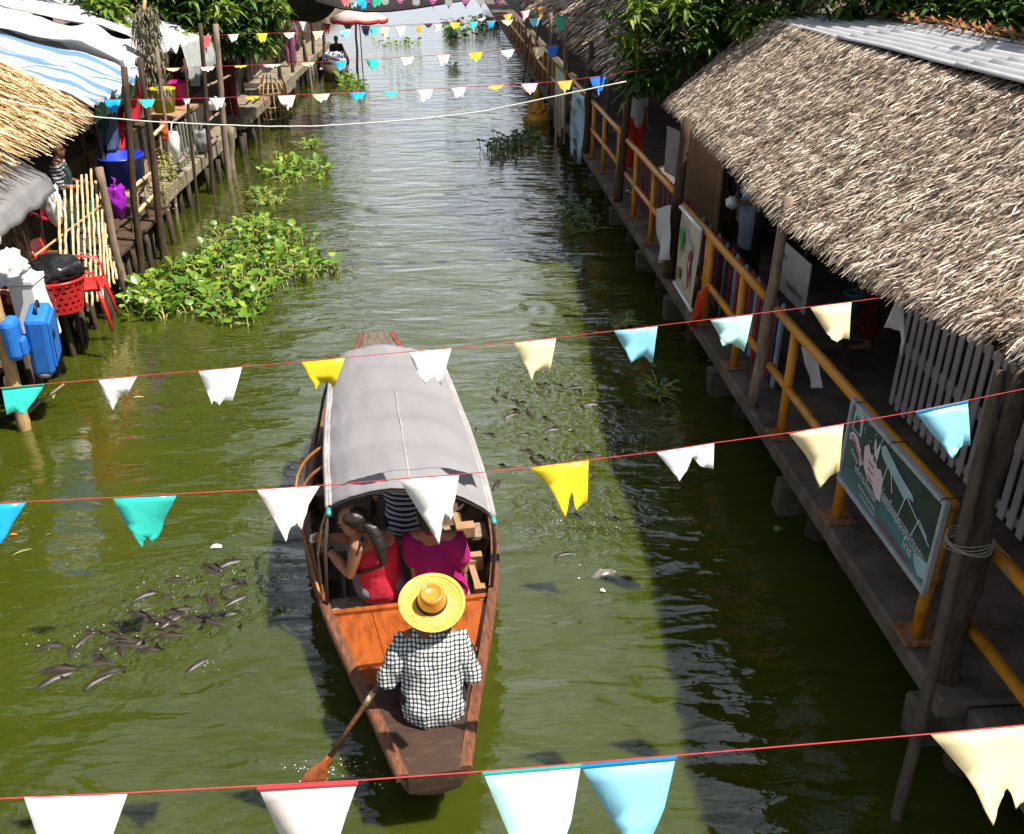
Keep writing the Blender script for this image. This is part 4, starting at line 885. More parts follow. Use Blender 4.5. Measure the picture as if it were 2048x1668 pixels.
lpost('brown pole beneath the pink-red pennant', (402, 70), (424, 387), .05, .04, ext=.2)
lpost('thick brown pole with a white top rail tied on, right of the grey plastic bag', (433, 70), (456, 356), .07, .055, wood_grey, ext=.2)
lpost('slim brown pole left of the person in maroon', (457, 80), (483, 292), .045, .04, ext=.2)
lpost('short pale stump post standing in the water by the slab end', (461, 256), (461, 338), .075, .075, wood_grey)
lpost('grey leaning post at the right end of the bamboo screen', (198, 335), (254, 592), .06, .055, wood_grey, ext=.0)
lpost('dark inner post behind the bamboo screen', (152, 215), (190, 420), .05, .045, wood_dark, .6)
lpost('second dark inner post close to the leaning grey post', (190, 235), (216, 430), .045, .04, wood_dark, .6)
lpost('far thin pole beside the stone block', (608, 80), (625, 172), .05, .045, wood_grey)
lpost('far thin pole left of the moored boat', (645, 40), (650, 152), .05, .04, wood_dark)
lpost('far pole right of the moored boat holding the umbrella line', (712, 48), (714, 140), .05, .04, wood_grey)
t = thing('bamboo_pole', 'thick tan bamboo pole rising from the water at the left edge', 'pole', az(48, 858, 0) - Vector((0, 0, .3))); o0 = Vector(t.location); A = ay(-22, 560, o0.y)
mb = MB(); P = []; rr = []
for i in range(36):
    k = i / 35; P.append(lam(Vector((0, 0, 0)), A - o0, k)); rr.append(.062 * (1.12 if i % 7 == 0 else 1))
mb.tube(P, rr, 12); mb.build('cane', bamboo, t, True)
t = post('floating_branch', 'thin bare branch slanting out of the water at lower left', 'branch', az(40, 835, .02), az(128, 768, .25), .02, .012, wood_grey)

# thatch, tarps
EL = lambda y: Vector((interp([(6, -4.95), (10, -4.80), (11, -4.75), (13.3, -5.10)], y) + .05 * n3((y, 2, 2)), y, 2.56))
RL = lambda y: Vector((-7.2, y, 3.72))
thatch_roof('thatched_roof', 'golden reed thatch roof at the left edge with shaggy hanging fringe', EL, RL, 6.5, 13.2, 9000, thatch_gold, thatch_dark, (.55, .95), .02, .10, fringe=.25, spread=.30)
def stripes_mat(name, base, line, k, duty, ax_='y', wob=.15):
    m = mat(name, base, base, 4, .55, .004, transl=.25); nt = m.node_tree; b = nt.nodes['Principled BSDF']; L = nt.links.new
    tc = nt.nodes.new('ShaderNodeTexCoord'); sp = nt.nodes.new('ShaderNodeSeparateXYZ'); L(tc.outputs['Object'], sp.inputs[0])
    mu = nt.nodes.new('ShaderNodeMath'); mu.operation = 'MULTIPLY'; mu.inputs[1].default_value = k; L(sp.outputs['XYZ'.index(ax_.upper())], mu.inputs[0])
    fr = nt.nodes.new('ShaderNodeMath'); fr.operation = 'FRACT'; L(mu.outputs[0], fr.inputs[0])
    lt = nt.nodes.new('ShaderNodeMath'); lt.operation = 'LESS_THAN'; lt.inputs[1].default_value = duty; L(fr.outputs[0], lt.inputs[0])
    mx = nt.nodes.new('ShaderNodeMix'); mx.data_type = 'RGBA'; mx.inputs['A'].default_value = (*base, 1); mx.inputs['B'].default_value = (*line, 1); L(lt.outputs[0], mx.inputs['Factor'])
    for l in list(b.inputs['Base Color'].links): nt.links.remove(l)
    L(mx.outputs['Result'], b.inputs['Base Color']); return m
tarp_blue = stripes_mat('blue_striped_tarp', (.52, .535, .55), (.13, .26, .42), 2.6, .34)
tarp_white = mat('white_tarp', (.56, .56, .56), (.47, .47, .48), 3, .5, .006, transl=.25)
tarp_grey = mat('grey_tarp', (.40, .42, .41), (.50, .52, .51), 5, .6, .006, transl=.2)
def tarp(name, label, corners, m, wr=.05, sag=.12, nu=40, nv=30, frill=.05, loc=None):
    """corners: eave near, eave far, ridge far, ridge near"""
    a, b, c, d = [Vector(p) for p in corners]; o0 = (a + b) / 2; mb = MB(); P = []
    for i in range(nv + 1):
        v = i / nv; row = []
        for j in range(nu + 1):
            u = j / nu; p = lam(lam(a, b, u), lam(d, c, u), v)
            p.z += wr * n3((p.x * 1.2 + 3, p.y * 2.4, 1)) + wr * .5 * n3((p.x * 2.5, p.y * 6, 5)) - sag * math.sin(math.pi * u) * math.sin(math.pi * min(1, v + .2)) * .5
            if v < .12: p.z -= (.12 - v) * 1.1; p.z += frill * math.sin(u * 42 + 2 * n3((u * 9, 0, 0))) * (.12 - v) / .12; p.x -= .25 * (.12 - v)
            row.append(p - o0)
        P.append(row)
    mb.grid(P); o = mb.build(name, m, None, True, solid=.006); o.location = o0; return tag(o, label, 'tarpaulin')
tarp('tarpaulin', 'white tarp roof with pale blue stripes beside the golden thatch', ((-4.75, 13.3, 2.62), (-5.05, 16.9, 2.62), (-8.6, 17.2, 3.66), (-8.6, 13.2, 3.66)), tarp_blue, .12, .1)
tarp('tarpaulin', 'crumpled plain white tarp lying over the upper edge of the striped one', ((-5.2, 16.2, 2.82), (-5.1, 18.0, 2.74), (-9.5, 19.0, 3.78), (-9.5, 15.6, 3.86)), tarp_white, .18, .05)
tarp('tarpaulin', 'far white tarp roof under the left trees', ((-5.3, 18.7, 2.78), (-5.0, 22.0, 2.70), (-9.5, 22.6, 3.70), (-9.5, 18.9, 3.80)), tarp_white, .10, .1)
t = tarp('rolled_tarpaulin', 'grey rolled-up tarp flap hanging below the far white roof', ((-4.97, 19.2, 2.18), (-4.97, 22.0, 2.16), (-5.04, 22.0, 2.66), (-5.04, 19.2, 2.68)), tarp_grey, .05, .02, frill=.02)
t = tarp('plastic_sheet', 'pale translucent plastic sheet drooping under the golden thatch eave', ((-4.42, 7.3, 1.98), (-4.42, 10.75, 2.10), (-5.3, 10.9, 2.62), (-5.3, 7.2, 2.62)), mat('plastic_sheet', (.30, .29, .29), (.22, .21, .21), 4, .3, .006, transl=.3, spec=.5), .06, .12, frill=.01)
green_tarp = mat('green_tarp', (.02, .13, .07), None, 5, .6)
mb = MB(); mb.box((0, 0, 0), (.02, 2.6, .30)); o = mb.build('valance', green_tarp); o.location = (-5.02, 15.0, 2.34); o.rotation_euler = (0, .3, .08); tag(o, 'dark green valance under the striped tarp', 'valance')
def cloth_panel(name, label, cat, pts4, m, wave=.03, k=9, n=(14, 18)):
    a, b, c, d = [Vector(p) for p in pts4]; o0 = (c + d) / 2; mb = MB(); nr = (b - a).cross(d - a).normalized(); P = []
    for i in range(n[1] + 1):
        v = i / n[1]; row = []
        for j in range(n[0] + 1):
            u = j / n[0]; p = lam(lam(a, b, u), lam(d, c, u), v); p += nr * wave * (.3 + v) * math.sin(u * k + 1.5 * n3((u * 3, v * 2, 0))); row.append(p - o0)
        P.append(row)
    mb.grid(P); o = mb.build(name, m, None, True, solid=.004); o.location = o0; return tag(o, label, cat)
red_cl = mat('red_cloth', (.34, .008, .02), (.27, .006, .018), 5, .85)
cloth_panel('hanging_cloth', 'plain deep red cloth hanging between two left posts', 'cloth', (ax(256, 168, -5.25), ax(284, 150, -5.25), ax(284, 240, -5.25), ax(256, 246, -5.25)), red_cl)

teal_d0 = mat('teal_rag', (.015, .06, .065), (.02, .09, .10), 5, .85); maroon0 = mat('maroon_rag', (.12, .012, .03), (.16, .02, .05), 5, .85); brown_cl = mat('brown_rag', (.10, .05, .025), (.15, .08, .04), 5, .85)
# bamboo screen
t = thing('bamboo_screen', 'screen of upright pale bamboo rods beside the red chair', 'fence', (-4.62, 11.6, .3))
tops = [(115, 388), (129, 380), (142, 371), (154, 362), (163, 350), (173, 349), (182, 338), (192, 362), (200, 372), (206, 402), (215, 470), (222, 500)]
bots = [(122, 520), (133, 560), (150, 600), (160, 632), (175, 622), (185, 612), (195, 603), (205, 600), (213, 588), (219, 575), (228, 568), (234, 558)]
for (a, b) in zip(tops, bots):
    A = ax(*a, -4.78); B = ax(*b, -4.56); n_ = 14; mb = MB(); P = [lam(B, A, i / n_) - Vector(t.location) + Vector((rnd(-.006, .006), rnd(-.006, .006), 0)) for i in range(n_ + 1)]
    mb.tube(P, [.016 * (1.25 if i % 4 == 0 else 1) for i in range(n_ + 1)], 7); mb.build('rod', bamboo_pale, t, True)
for zz in (.75, 1.3):
    mb = MB(); mb.tube([(-.12, -1.2, zz - .3), (-.10, 1.2, zz - .3)], .014, 6); mb.build('cross_rod', bamboo, t, True)

# red plastic chair
red_pl = mat('red_plastic', (.60, .018, .018), (.52, .014, .016), 4, .32, spec=.5)
ch = thing('plastic_chair', 'red plastic armchair perched outside the bamboo screen', 'chair', (-4.42, 10.72, .36), R(-78)); ch.scale = (1.22, 1.22, 1.22)
def slab_pts(mb, P, th, m=0): pass
mb = MB(); mb.grid([[(x, y, .42 - .03 * math.cos(x * 6) + .015 * (y > .2)) for x in (-.21, -.19, -.1, 0, .1, .19, .21)] for y in (-.20, -.1, 0, .1, .2, .225)]); mb.build('seat', red_pl, ch, True, solid=.016)
mb = MB(); mb.grid([[(x, -.20 - .10 * v - .04 * (1 - (x / .21) ** 2), .44 + .40 * v + (.03 * (1 - (x / .22) ** 2) if v == 1 else 0)) for x in (-.22, -.15, -.075, 0, .075, .15, .22)] for v in (0, .25, .5, .75, 1)]); mb.build('backrest', red_pl, ch, True, solid=.014)
for sx in (-1, 1):
    for sy in (-1, 1):
        mb = MB(); mb.tube([(sx * .19, sy * .19, .42), (sx * .225, sy * .225, .2), (sx * .25, sy * .25, 0)], [(.034, .022), (.027, .018), (.022, .015)], 8); mb.build('leg', red_pl, ch, True)
    mb = MB(); mb.tube([(sx * .225, -.25, .64), (sx * .25, -.05, .63), (sx * .245, .16, .60), (sx * .225, .20, .52), (sx * .20, .20, .42)], [(.03, .012)] * 5, 8); mb.build('armrest', red_pl, ch, True)
# red basket and black bag
bk = thing('laundry_basket', 'round red basket full of holes in front of the red chair', 'basket', (-4.34, 9.98, .84)); bk.scale = (1.4, 1.4, 1.3); rb_ = [(.145, 0), (.165, .10), (.185, .20), (.20, .275), (.205, .28), (.19, .275), (.15, .01)]
mb = MB(); n = 40; nz_ = 11
for i in range(nz_):                                        # woven wall: open cells left out
    z0, z1 = .28 * i / nz_, .28 * (i + 1) / nz_
    for j in range(n):
        if i % 2 == 1 and j % 2 == (i // 2) % 2 and i < nz_ - 1: continue
        q = []
        for zz, jj in ((z0, j), (z0, j + 1), (z1, j + 1), (z1, j)): r_ = lerp(.145, .20, zz / .28); a = 2 * math.pi * jj / n; q.append((r_ * math.cos(a), r_ * math.sin(a), zz))
        mb.add(q, [(0, 1, 2, 3)])
mb.lathe([(0, .002), (.145, .002)], n); mb.build('wall', red_pl, bk, solid=.006)
mb = MB(); mb.tube([(.205 * math.cos(a), .205 * math.sin(a), .28) for a in [i * math.pi / 16 for i in range(32)]], .012, 8, closed=True); mb.build('rim', red_pl, bk, True)
black_bag = mat('black_plastic_bag', (.012, .012, .013), None, 6, .22, .004, spec=.6, fine=20)
def bag(name, label, loc, r, m, seed=1, knot=True, crump=.16, cat='bag', squash=(1, 1, 1)):
    mb = MB(); n, q = 28, 20; P = []
    for i in range(q + 1):
        th = math.pi * (i + .3) / (q + .6); row = []
        for j in range(n):
            ph = 2 * math.pi * j / n; d = Vector((math.sin(th) * math.cos(ph), math.sin(th) * math.sin(ph), math.cos(th)))
            k = 1 + crump * noise.noise(d * 2.2 + Vector((seed, 0, 0))) + crump * .6 * noise.noise(d * 6 + Vector((0, seed, 0)))
            if knot and d.z > .55: k *= 1 - .55 * (d.z - .55) / .45 * 1.0; 
            p = Vector((d.x * r * k * squash[0], d.y * r * k * squash[1], d.z * r * squash[2] * (1.15 if d.z > 0 and knot else 1) * k)); row.append(p)
        P.append(row)
    mb.grid(P, wrap=True)
    if knot: mb.tube([(0, 0, r * squash[2] * .6), (.01, 0, r * squash[2] * .85), (.03, .01, r * squash[2] * 1.15), (-.02, .02, r * squash[2] * 1.3)], [r * .16, r * .07, r * .12, r * .02], 8)
    o = mb.build(name, m, None, True); o.location = loc; return tag(o, label, cat)
bag('rubbish_bag', 'crumpled black rubbish bag spilling over the red basket', (-4.34, 9.98, 1.28), .28, black_bag, 3, False, .3, squash=(1, 1.05, .6))
white_cl = mat('white_cotton', (.78, .77, .75), (.70, .69, .68), 6, .8, .006)
white_bag = mat('white_plastic_bag', (.78, .77, .76), (.68, .67, .67), 6, .35, .004, transl=.3)
bag('cloth_bundle', 'white cotton bundle lying above the blue suitcase', (-4.46, 9.20, 1.58), .21, white_cl, 8, False, .35, 'bundle', (.75, 1.3, .75))
bag('plastic_bag', 'white knotted plastic bag hanging at the far left edge', (-4.55, 9.1, 1.92), .14, white_bag, 5, True, .2, squash=(.9, .9, 1.1))
fb = thing('foam_box', 'tall white foam box behind the blue suitcase', 'box', (-4.48, 9.62, .62)); foam = mat('white_foam', (.80, .80, .80), (.74, .74, .74), 9, .7, .001)
mb = MB(); mb.box((0, 0, .34), (.26, .42, .68)); mb.build('box_body', foam, fb, bevel=.02)
mb = MB(); mb.box((0, 0, .715), (.28, .44, .06)); mb.build('lid', foam, fb, bevel=.015)
# suitcase
blue_fab = mat('blue_nylon', (.02, .16, .55), (.016, .13, .46), 12, .6, .001); blk_pl = mat('black_plastic', (.02, .02, .022), None, 8, .4)
sc_ = thing('suitcase', 'bright blue soft suitcase with black handle hanging at the left bank', 'suitcase', (-4.22, 9.02, .58), R(-70)); sc_.scale = (1.25, 1.2, 1.2); sc_.rotation_euler = (R(-4), R(6), R(-78))
mb = MB(); mb.box((0, 0, .26), (.36, .17, .52)); mb.build('shell', blue_fab, sc_, bevel=.035)
mb = MB(); mb.box((.0, .092, .27), (.30, .03, .42)); fp = mb.build('front_pocket', blue_fab, sc_, bevel=.014)
for x in (-.13, .13): mb = MB(); mb.tube([(x, .110, .08), (x, .110, .46)], .0035, 5); mb.build('zip', blk_pl, fp, True)
mb = MB(); mb.box((.07, .112, .34), (.055, .008, .07)); mb.build('badge', blk_pl, fp, bevel=.004)
mb = MB(); mb.tube([(-.07, 0, .52), (-.065, 0, .575), (.065, 0, .575), (.07, 0, .52)], .014, 8); mb.build('handle', blk_pl, sc_, True)
for x in (-.15, .15): mb = MB(); mb.ball((x, .0, -.002), (.035, .06, .035), 10, 7); mb.build('wheel', mat('grey_plastic', (.18, .18, .19), None, 6, .5), sc_, True)
bp_ = thing('backpack', 'blue backpack slung left of the blue suitcase', 'backpack', (-4.34, 8.72, .80), R(-80))
mb = MB(); mb.box((0, 0, .21), (.27, .15, .42)); o = mb.build('pack', blue_fab, bp_, bevel=.06)
mb = MB(); mb.box((0, .085, .13), (.20, .06, .18)); mb.build('outer_pocket', blue_fab, bp_, bevel=.025)
mb = MB(); mb.tube([(-.08, -.08, .36), (-.10, -.16, .25), (-.09, -.13, .08)], [(.02, .006)] * 3, 8); mb.build('strap', blk_pl, bp_, True)

# further along the left bank
blue_tub = mat('blue_tub', (.012, .035, .42), (.01, .03, .34), 3, .35, spec=.5)
def tub(label, loc, r0, r1, h, m, cat='bucket', name='bucket', sq=1.0):
    t = thing(name, label, cat, loc); mb = MB(); mb.lathe([(0, .004), (r0, .004), (r1, h), (r1 + .018, h), (r1 + .018, h - .03), (r1 + .006, h - .03), (r0 + .006, 0), (0, 0)], 28); o = mb.build('shell', m, t, True)
    mb = MB(); mb.tube([((r1 + .012) * math.cos(a), (r1 + .012) * math.sin(a), h - .01 + .0) for a in [i * math.pi / 14 for i in range(28)]], .008, 6, closed=True); mb.build('rim', m, t, True)
    t.scale = (1, sq, 1); return t
tub('large deep blue plastic tub behind the left posts', ax(252, 370, -5.10), .28, .32, .46, blue_tub, 'tub', 'plastic_tub', 1.25)
mag_pl = mat('magenta_plastic', (.36, .01, .16), None, 3, .35); yel_pl = mat('yellow_plastic', (.62, .50, .01), None, 3, .35)
tub('magenta bucket on the shelf behind the yellow bucket', ax(352, 216, -5.45), .21, .28, .50, mag_pl)
tub('yellow bucket on the shelf in front of the magenta bucket', ax(330, 224, -5.22), .17, .23, .42, yel_pl)
sh = thing('stall_shelf', 'pale plank shelf under the two buckets', 'shelf', ax(340, 222, -5.3) + Vector((0, 0, -.06)))
mb = MB(); mb.box((0, .2, .02), (.62, 1.5, .05)); mb.build('board', raw_wood, sh)
for yy in (-.4, .8): mb = MB(); mb.tube([(0, yy, 0), (0, yy, -.45)], .03, 7); mb.build('leg', wood_dark, sh, True)
bag('plastic_bag', 'bright purple plastic bag hanging on the leaning grey post', ax(232, 398, -4.62), .17, mat('purple_plastic_bag', (.36, .02, .48), (.28, .015, .38), 5, .3, .004, transl=.3), 2, True, .42, squash=(.75, .85, 1.35))
bag('plastic_bag', 'long white plastic bag hanging below the white rope', ax(346, 288, -4.85), .16, white_bag, 4, True, .15, squash=(.8, 1.0, 1.9))
bag('plastic_bag', 'thin grey see-through bag hanging on a pole left of the slab end', ax(404, 278, -4.9), .19, mat('grey_plastic_bag', (.38, .36, .38), None, 5, .3, .004, transl=.4), 6, True, .2, squash=(.8, .9, 1.3))
bag('plastic_bag', 'small white bag on the pole under the white pennant', ax(431, 208, -4.9), .17, white_bag, 9, True, .2, squash=(1.1, 1.4, .7))
bag('cloth_bundle', 'white and red cloth bundle hanging at the left end of the bamboo screen', ax(104, 405, -4.85), .13, white_cl, 11, False, .3, 'bundle', (.8, .8, 2.0))
bag('rag', 'small orange rag on the white rail end', ax(327, 262, -4.75), .09, mat('orange_cloth', (.55, .08, .02), None, 6, .8), 12, False, .3, 'rag', (.7, .7, 1.8))
def rail(label, segs, x, r=.024, m=None, posts=()):
    pts = [[ax(*a, x), ax(*b, x)] for a, b in segs]; o0 = pts[0][0]; t = thing('bamboo_rail', label, 'railing', o0, group='bamboo rails of the left bank')
    for a, b in pts:
        mb = MB(); n_ = 8; mb.tube([lam(a, b, i / n_) - o0 + Vector((0, 0, .006 * math.sin(i * 2))) for i in range(n_ + 1)], r, 8); mb.build('rail', m or bamboo_pale, t, True)
    for a, b in posts:
        A, B = ax(*a, x - .05), ax(*b, x - .05); mb = MB(); mb.tube([A - o0, B - o0], .02, 6); mb.build('baluster', wood_grey, t, True)
rail('two pale bamboo rails below the purple bag', (((262, 378), (300, 348)), ((268, 432), (306, 392))), -4.72, .03, None, (((262, 372), (266, 470)), ((272, 372), (278, 452)), ((288, 352), (296, 440))))
rail('pale rail end with small bottles hanging under it', (((303, 274), (326, 252)),), -4.72, .03, None, (((306, 270), (312, 345)), ((318, 258), (326, 330))))
rail('weathered rails along the far slab by the grey bag', (((410, 246), (440, 224)), ((416, 294), (440, 266)), ((414, 172), (462, 150))), -4.84, .026, wood_grey)
rail('weathered rails by the far fish traps', (((508, 155), (523, 141)), ((515, 178), (524, 170)), ((497, 190), (504, 182))), -4.9, .03, wood_grey)
rail('rough timber rail lying on the slab edge under the white bag', (((345, 338), (372, 312)),), -4.86, .035, wood_grey)
gt = thing('slatted_gate', 'grey-green slatted gate behind the long white bag', 'gate', ax(370, 318, -5.0))
o0 = Vector(gt.location); c_slat = mat('grey_green_paint', (.16, .17, .13), (.22, .23, .18), 6, .7)
for i in range(9):
    u = 345 + i * 6; A = ax(u, 262 - (u - 345) * .75, -5.0); B = ax(u + 4, 345 - (u - 345) * .75, -5.0); mb = MB(); c_ = (A + B) / 2 - o0; mb.box(c_, (.022, .075, (A - B).length)); mb.build('slat', c_slat, gt)
A, B = ax(343, 246, -4.97), ax(386, 213, -4.97); mb = MB(); mb.tube([A - o0, B - o0], .025, 7); mb.build('top_bar', wood_grey, gt, True)
# clutter under the left roofs
def counter(label, x0, x1, y0, y1, h, front, z=.62):
    t = thing('stall_counter', label, 'counter', ((x0 + x1) / 2, (y0 + y1) / 2, z)); n_ = max(3, int((y1 - y0) / .3))
    for i in range(n_): mb = MB(); mb.box(((x1 - x0) / 2 + rnd(-.006, .006), (i + .5) / n_ * (y1 - y0) - (y1 - y0) / 2, h / 2), (.025, (y1 - y0) / n_ * .95, h)); mb.build('front_board', front, t)
    mb = MB(); mb.box((0, 0, h + .02), (x1 - x0 + .06, y1 - y0, .035)); mb.build('counter_top', wood_dark, t)
    for yy in (y0, y1): mb = MB(); mb.box((-.02, (yy - (y0 + y1) / 2) * .98, h / 2), (x1 - x0 - .06, .025, h)); mb.build('side_board', dark_inside, t)
counter('low dark counter on the deck behind the bamboo screen', -6.2, -5.45, 10.9, 13.4, .75, wood_dark); counter('dark brown counter behind the blue tub', -6.4, -5.75, 13.7, 16.0, .8, wood_dark, .66)
counter('brown counter behind the slatted gate', -6.3, -5.55, 16.8, 19.3, .8, dark_inside, .68); counter('dark counter behind the thick brown pole', -6.3, -5.35, 19.8, 22.1, .85, dark_inside, .68); counter('dark counter beside the person in maroon', -6.4, -5.7, 23.3, 27.6, .9, dark_inside, .68)
for lab, y0, y1 in (('far plank stall wall behind the checked shorts', 28.4, 33.0), ('far plank stall wall beside the moored boat', 33.2, 38.4), ('farthest plank stall wall on the left bank', 38.6, 48)):
    t = thing('stall_wall', lab, 'wall', (-5.75, (y0 + y1) / 2, .68)); n_ = int((y1 - y0) / .45)
    for i in range(n_): mb = MB(); mb.box((rnd(-.02, .02), (i + .5) / n_ * (y1 - y0) - (y1 - y0) / 2, 1.05), (.04, (y1 - y0) / n_ * .96, 2.1 + rnd(-.05, .05))); mb.build('plank', wood_dark if i % 3 else dark_inside, t)
G2 = 'posts of the far left stalls'
for i, (y, lab) in enumerate(((29.2, 'post at the near end of the far left stalls'), (31.6, 'second post of the far left stalls'), (34.6, 'third post of the far left stalls, by the moored boat'), (37.0, 'fourth post of the far left stalls'), (40.5, 'last post of the far left stalls'))): post('wooden_post', lab, 'post', (-4.95, y, .3), (-4.9, y, 2.7), .06, .05, wood_dark, G2)
def crate(label, loc, d, m, rz=0., cat='crate', slats=4):
    t = thing('crate', label, cat, loc, rz)
    for s_ in (-1, 1):
        for k in range(slats): mb = MB(); mb.box((s_ * d[0] / 2, 0, d[2] * (k + .5) / slats), (.015, d[1], d[2] / slats * .8)); mb.build('slat', m, t)
        for k in range(slats): mb = MB(); mb.box((0, s_ * d[1] / 2, d[2] * (k + .5) / slats), (d[0] - .02, .015, d[2] / slats * .8)); mb.build('slat', m, t)
    mb = MB(); mb.box((0, 0, .012), (d[0] - .03, d[1] - .03, .02)); mb.build('bottom', m, t)
grn_pl = mat('green_plastic', (.02, .14, .06), None, 4, .4); card = mat('cardboard', (.30, .19, .10), (.24, .15, .08), 5, .85)
crate('wooden crate on the deck behind the bamboo screen', (-5.2, 11.6, .60), (.5, .7, .32), wood_board, .1); crate('green plastic crate stacked behind the blue tub', (-5.75, 14.6, .60), (.5, .7, .34), grn_pl, -.1)
crate('pale crate under the striped tarp near the red cloth', (-5.5, 16.4, .68), (.55, .6, .4), raw_wood, .2); crate('brown carton on the slab behind the slatted gate', (-5.7, 18.6, .68), (.5, .8, .5), card, 0, 'carton', 1); crate('second brown carton farther along the left slab', (-5.8, 21.0, .68), (.6, .6, .6), card, .2, 'carton', 1)
for i, (lab, u, v0, v1, w_, x_, m_) in enumerate((('dark blue garment hanging left of the red cloth', 228, 190, 300, 22, -5.3, navy_p), ('rust-red cloth hanging behind the first tall post', 243, 205, 300, 12, -5.45, red_cl), ('dark teal cloth hanging under the green valance', 210, 200, 290, 18, -5.6, teal_d0), ('maroon cloth hanging behind the magenta bucket', 345, 130, 175, 40, -5.9, maroon0), ('brown cloth hanging behind the slatted gate', 300, 150, 240, 26, -5.8, brown_cl),
    ('grey cloth hanging beyond the slatted gate', 392, 130, 190, 24, -5.7, tarp_grey), ('dark cloth hanging under the rolled tarp', 420, 110, 170, 26, -5.9, navy_p), ('purple cloth hanging near the person in maroon', 450, 110, 160, 18, -5.8, maroon0), ('deep blue tarp hanging behind the checked shorts', 527, 85, 128, 26, -5.9, navy_p), ('maroon cloth under the plastic sheet by the stallholder', 68, 380, 430, 26, -5.35, maroon0), ('white-edged red cloth at the back of the near hut', 92, 365, 440, 14, -5.2, red_cl))):
    cloth_panel('hanging_cloth', lab, 'cloth', (ax(u - w_ / 2, v0 + w_ * .3, x_), ax(u + w_ / 2, v0 - w_ * .3, x_), ax(u + w_ / 2, v1 - w_ * .3, x_), ax(u - w_ / 2, v1 + w_ * .3, x_)), m_, .04, 8)
# flower garland plants hanging on the left bank
def leafy(name, label, cat, pts, n, size, mt, stem=wood_dark, droop=.2):
    o0 = Vector(pts[0]); t = thing(name, label, cat, o0); mb = MB()
    for i in range(n):
        p = Vector(random.choice(pts)) - o0 + Vector((random.gauss(0, .06), random.gauss(0, .06), random.gauss(0, .09))); a = rnd(0, 6.28); d = Vector((math.cos(a), math.sin(a), rnd(-.8, .5))).normalized() * size * rnd(.6, 1.2); s_ = d.cross(Vector((0, 0, 1))).normalized() * size * .3
        mb.add([p, p + d * .5 + s_, p + d + Vector((0, 0, -droop * size)), p + d * .5 - s_], [(0, 1, 2, 3)])
    tag(mb.build('leaves', mt, t, fix=False), kind='stuff'); mb = MB(); mb.tube([Vector(p) - o0 for p in pts], .008, 5); mb.build('stem', stem, t, True); return t
leaf_y = mat('yellow_green_leaf', (.20, .24, .03), (.48, .46, .16), 3, .5, 0, island=.8, lo=.1, hi=.9, transl=.3)
leafy('hanging_plant', 'pale yellow-green hanging plant on the rail post, left of the white bag', 'plant', [ax(u, v, -4.62) for u, v in ((325, 322), (320, 340), (322, 360), (326, 378), (328, 392))], 330, .05, leaf_y)
leafy('hanging_plant', 'second hanging plant just right of the yellow-green one', 'plant', [ax(u, v, -4.66) for u, v in ((334, 318), (338, 330), (342, 345), (344, 358))], 200, .05, leaf_y)

# people of the left bank
def stand(c, h=1.0, face_a=0., arm='down', lean=0):
    c = Vector(c); Rm = Matrix.Rotation(face_a, 3, 'Z'); q = lambda x, y, z: c + Rm @ Vector((x * h, y * h, z * h))
    J = dict(pel=q(0, 0, .92), chest=q(0, .03 + lean, 1.24), neck=q(0, .03 + lean, 1.42), head=q(0, .05 + lean, 1.54), shL=q(-.175, .02 + lean, 1.34), shR=q(.175, .02 + lean, 1.34),
        knL=q(-.10, .03, .49), knR=q(.10, .03, .49), anL=q(-.10, -.01, .075), anR=q(.10, -.01, .075), toeL=q(-.12, .15, .02), toeR=q(.12, .15, .02))
    if arm == 'down': J.update(elL=q(-.25, 0, 1.08), elR=q(.25, 0, 1.08), wrL=q(-.25, .08, .85), wrR=q(.25, .08, .85))
    elif arm == 'front': J.update(elL=q(-.25, .04, 1.08), elR=q(.25, .04, 1.08), wrL=q(-.08, .27, 1.06), wrR=q(.08, .27, 1.04))
    return J, Rm @ Vector((0, 1, 0))
plum = mat('plum_cotton', (.30, .09, .20), (.24, .07, .16), 6, .85); maroon = mat('maroon_cotton', (.13, .012, .02), (.10, .01, .016), 6, .85)
teal_d = mat('dark_teal_cotton', (.02, .05, .05), (.03, .06, .06), 6, .85); blue_ch = line_cloth('blue_checked_cotton', (.50, .52, .60), (.03, .05, .16), 9, .45, ('x', 'z'))
p = az(556, 132, HW); p.x -= .1
J, f = stand(p, .98, R(170)); make_person('person', 'person in blue checked shorts standing on the far left slab', p, J, SKIN_D, (('shirt', maroon, top_fn(.5, 1.15, .02, .01), .006, .016), ('shorts', blue_ch, bottom_fn(.95, 1.35), .006, .016)), f, hair=hair_short, voxel=.016)
p = az(578, 133, HW); p.x += .1
J, f = stand(p, .98, R(185)); make_person('person', 'person in plum-pink clothes beside the checked shorts on the far slab', p, J, SKIN_D, (('tunic', plum, top_fn(1.5, 1.2, .18, .02), .006, .016), ('trousers', plum, bottom_fn(1.75, 1.4, .01), .006, .016)), f, hair=hair_short, voxel=.016)
p = az(488, 238, HW); p.x -= .25
J, f = stand(p, .95, R(160)); make_person('person', 'person in maroon standing at the end of the left slab in the shade', p, J, SKIN_D, (('shirt', maroon, top_fn(.5, 1.15, .02, .01), .006, .016), ('trousers', maroon, bottom_fn(1.85, 1.25), .006, .016)), f, hair=hair_short, voxel=.016)
p = Vector((-5.15, 12.6, .6))
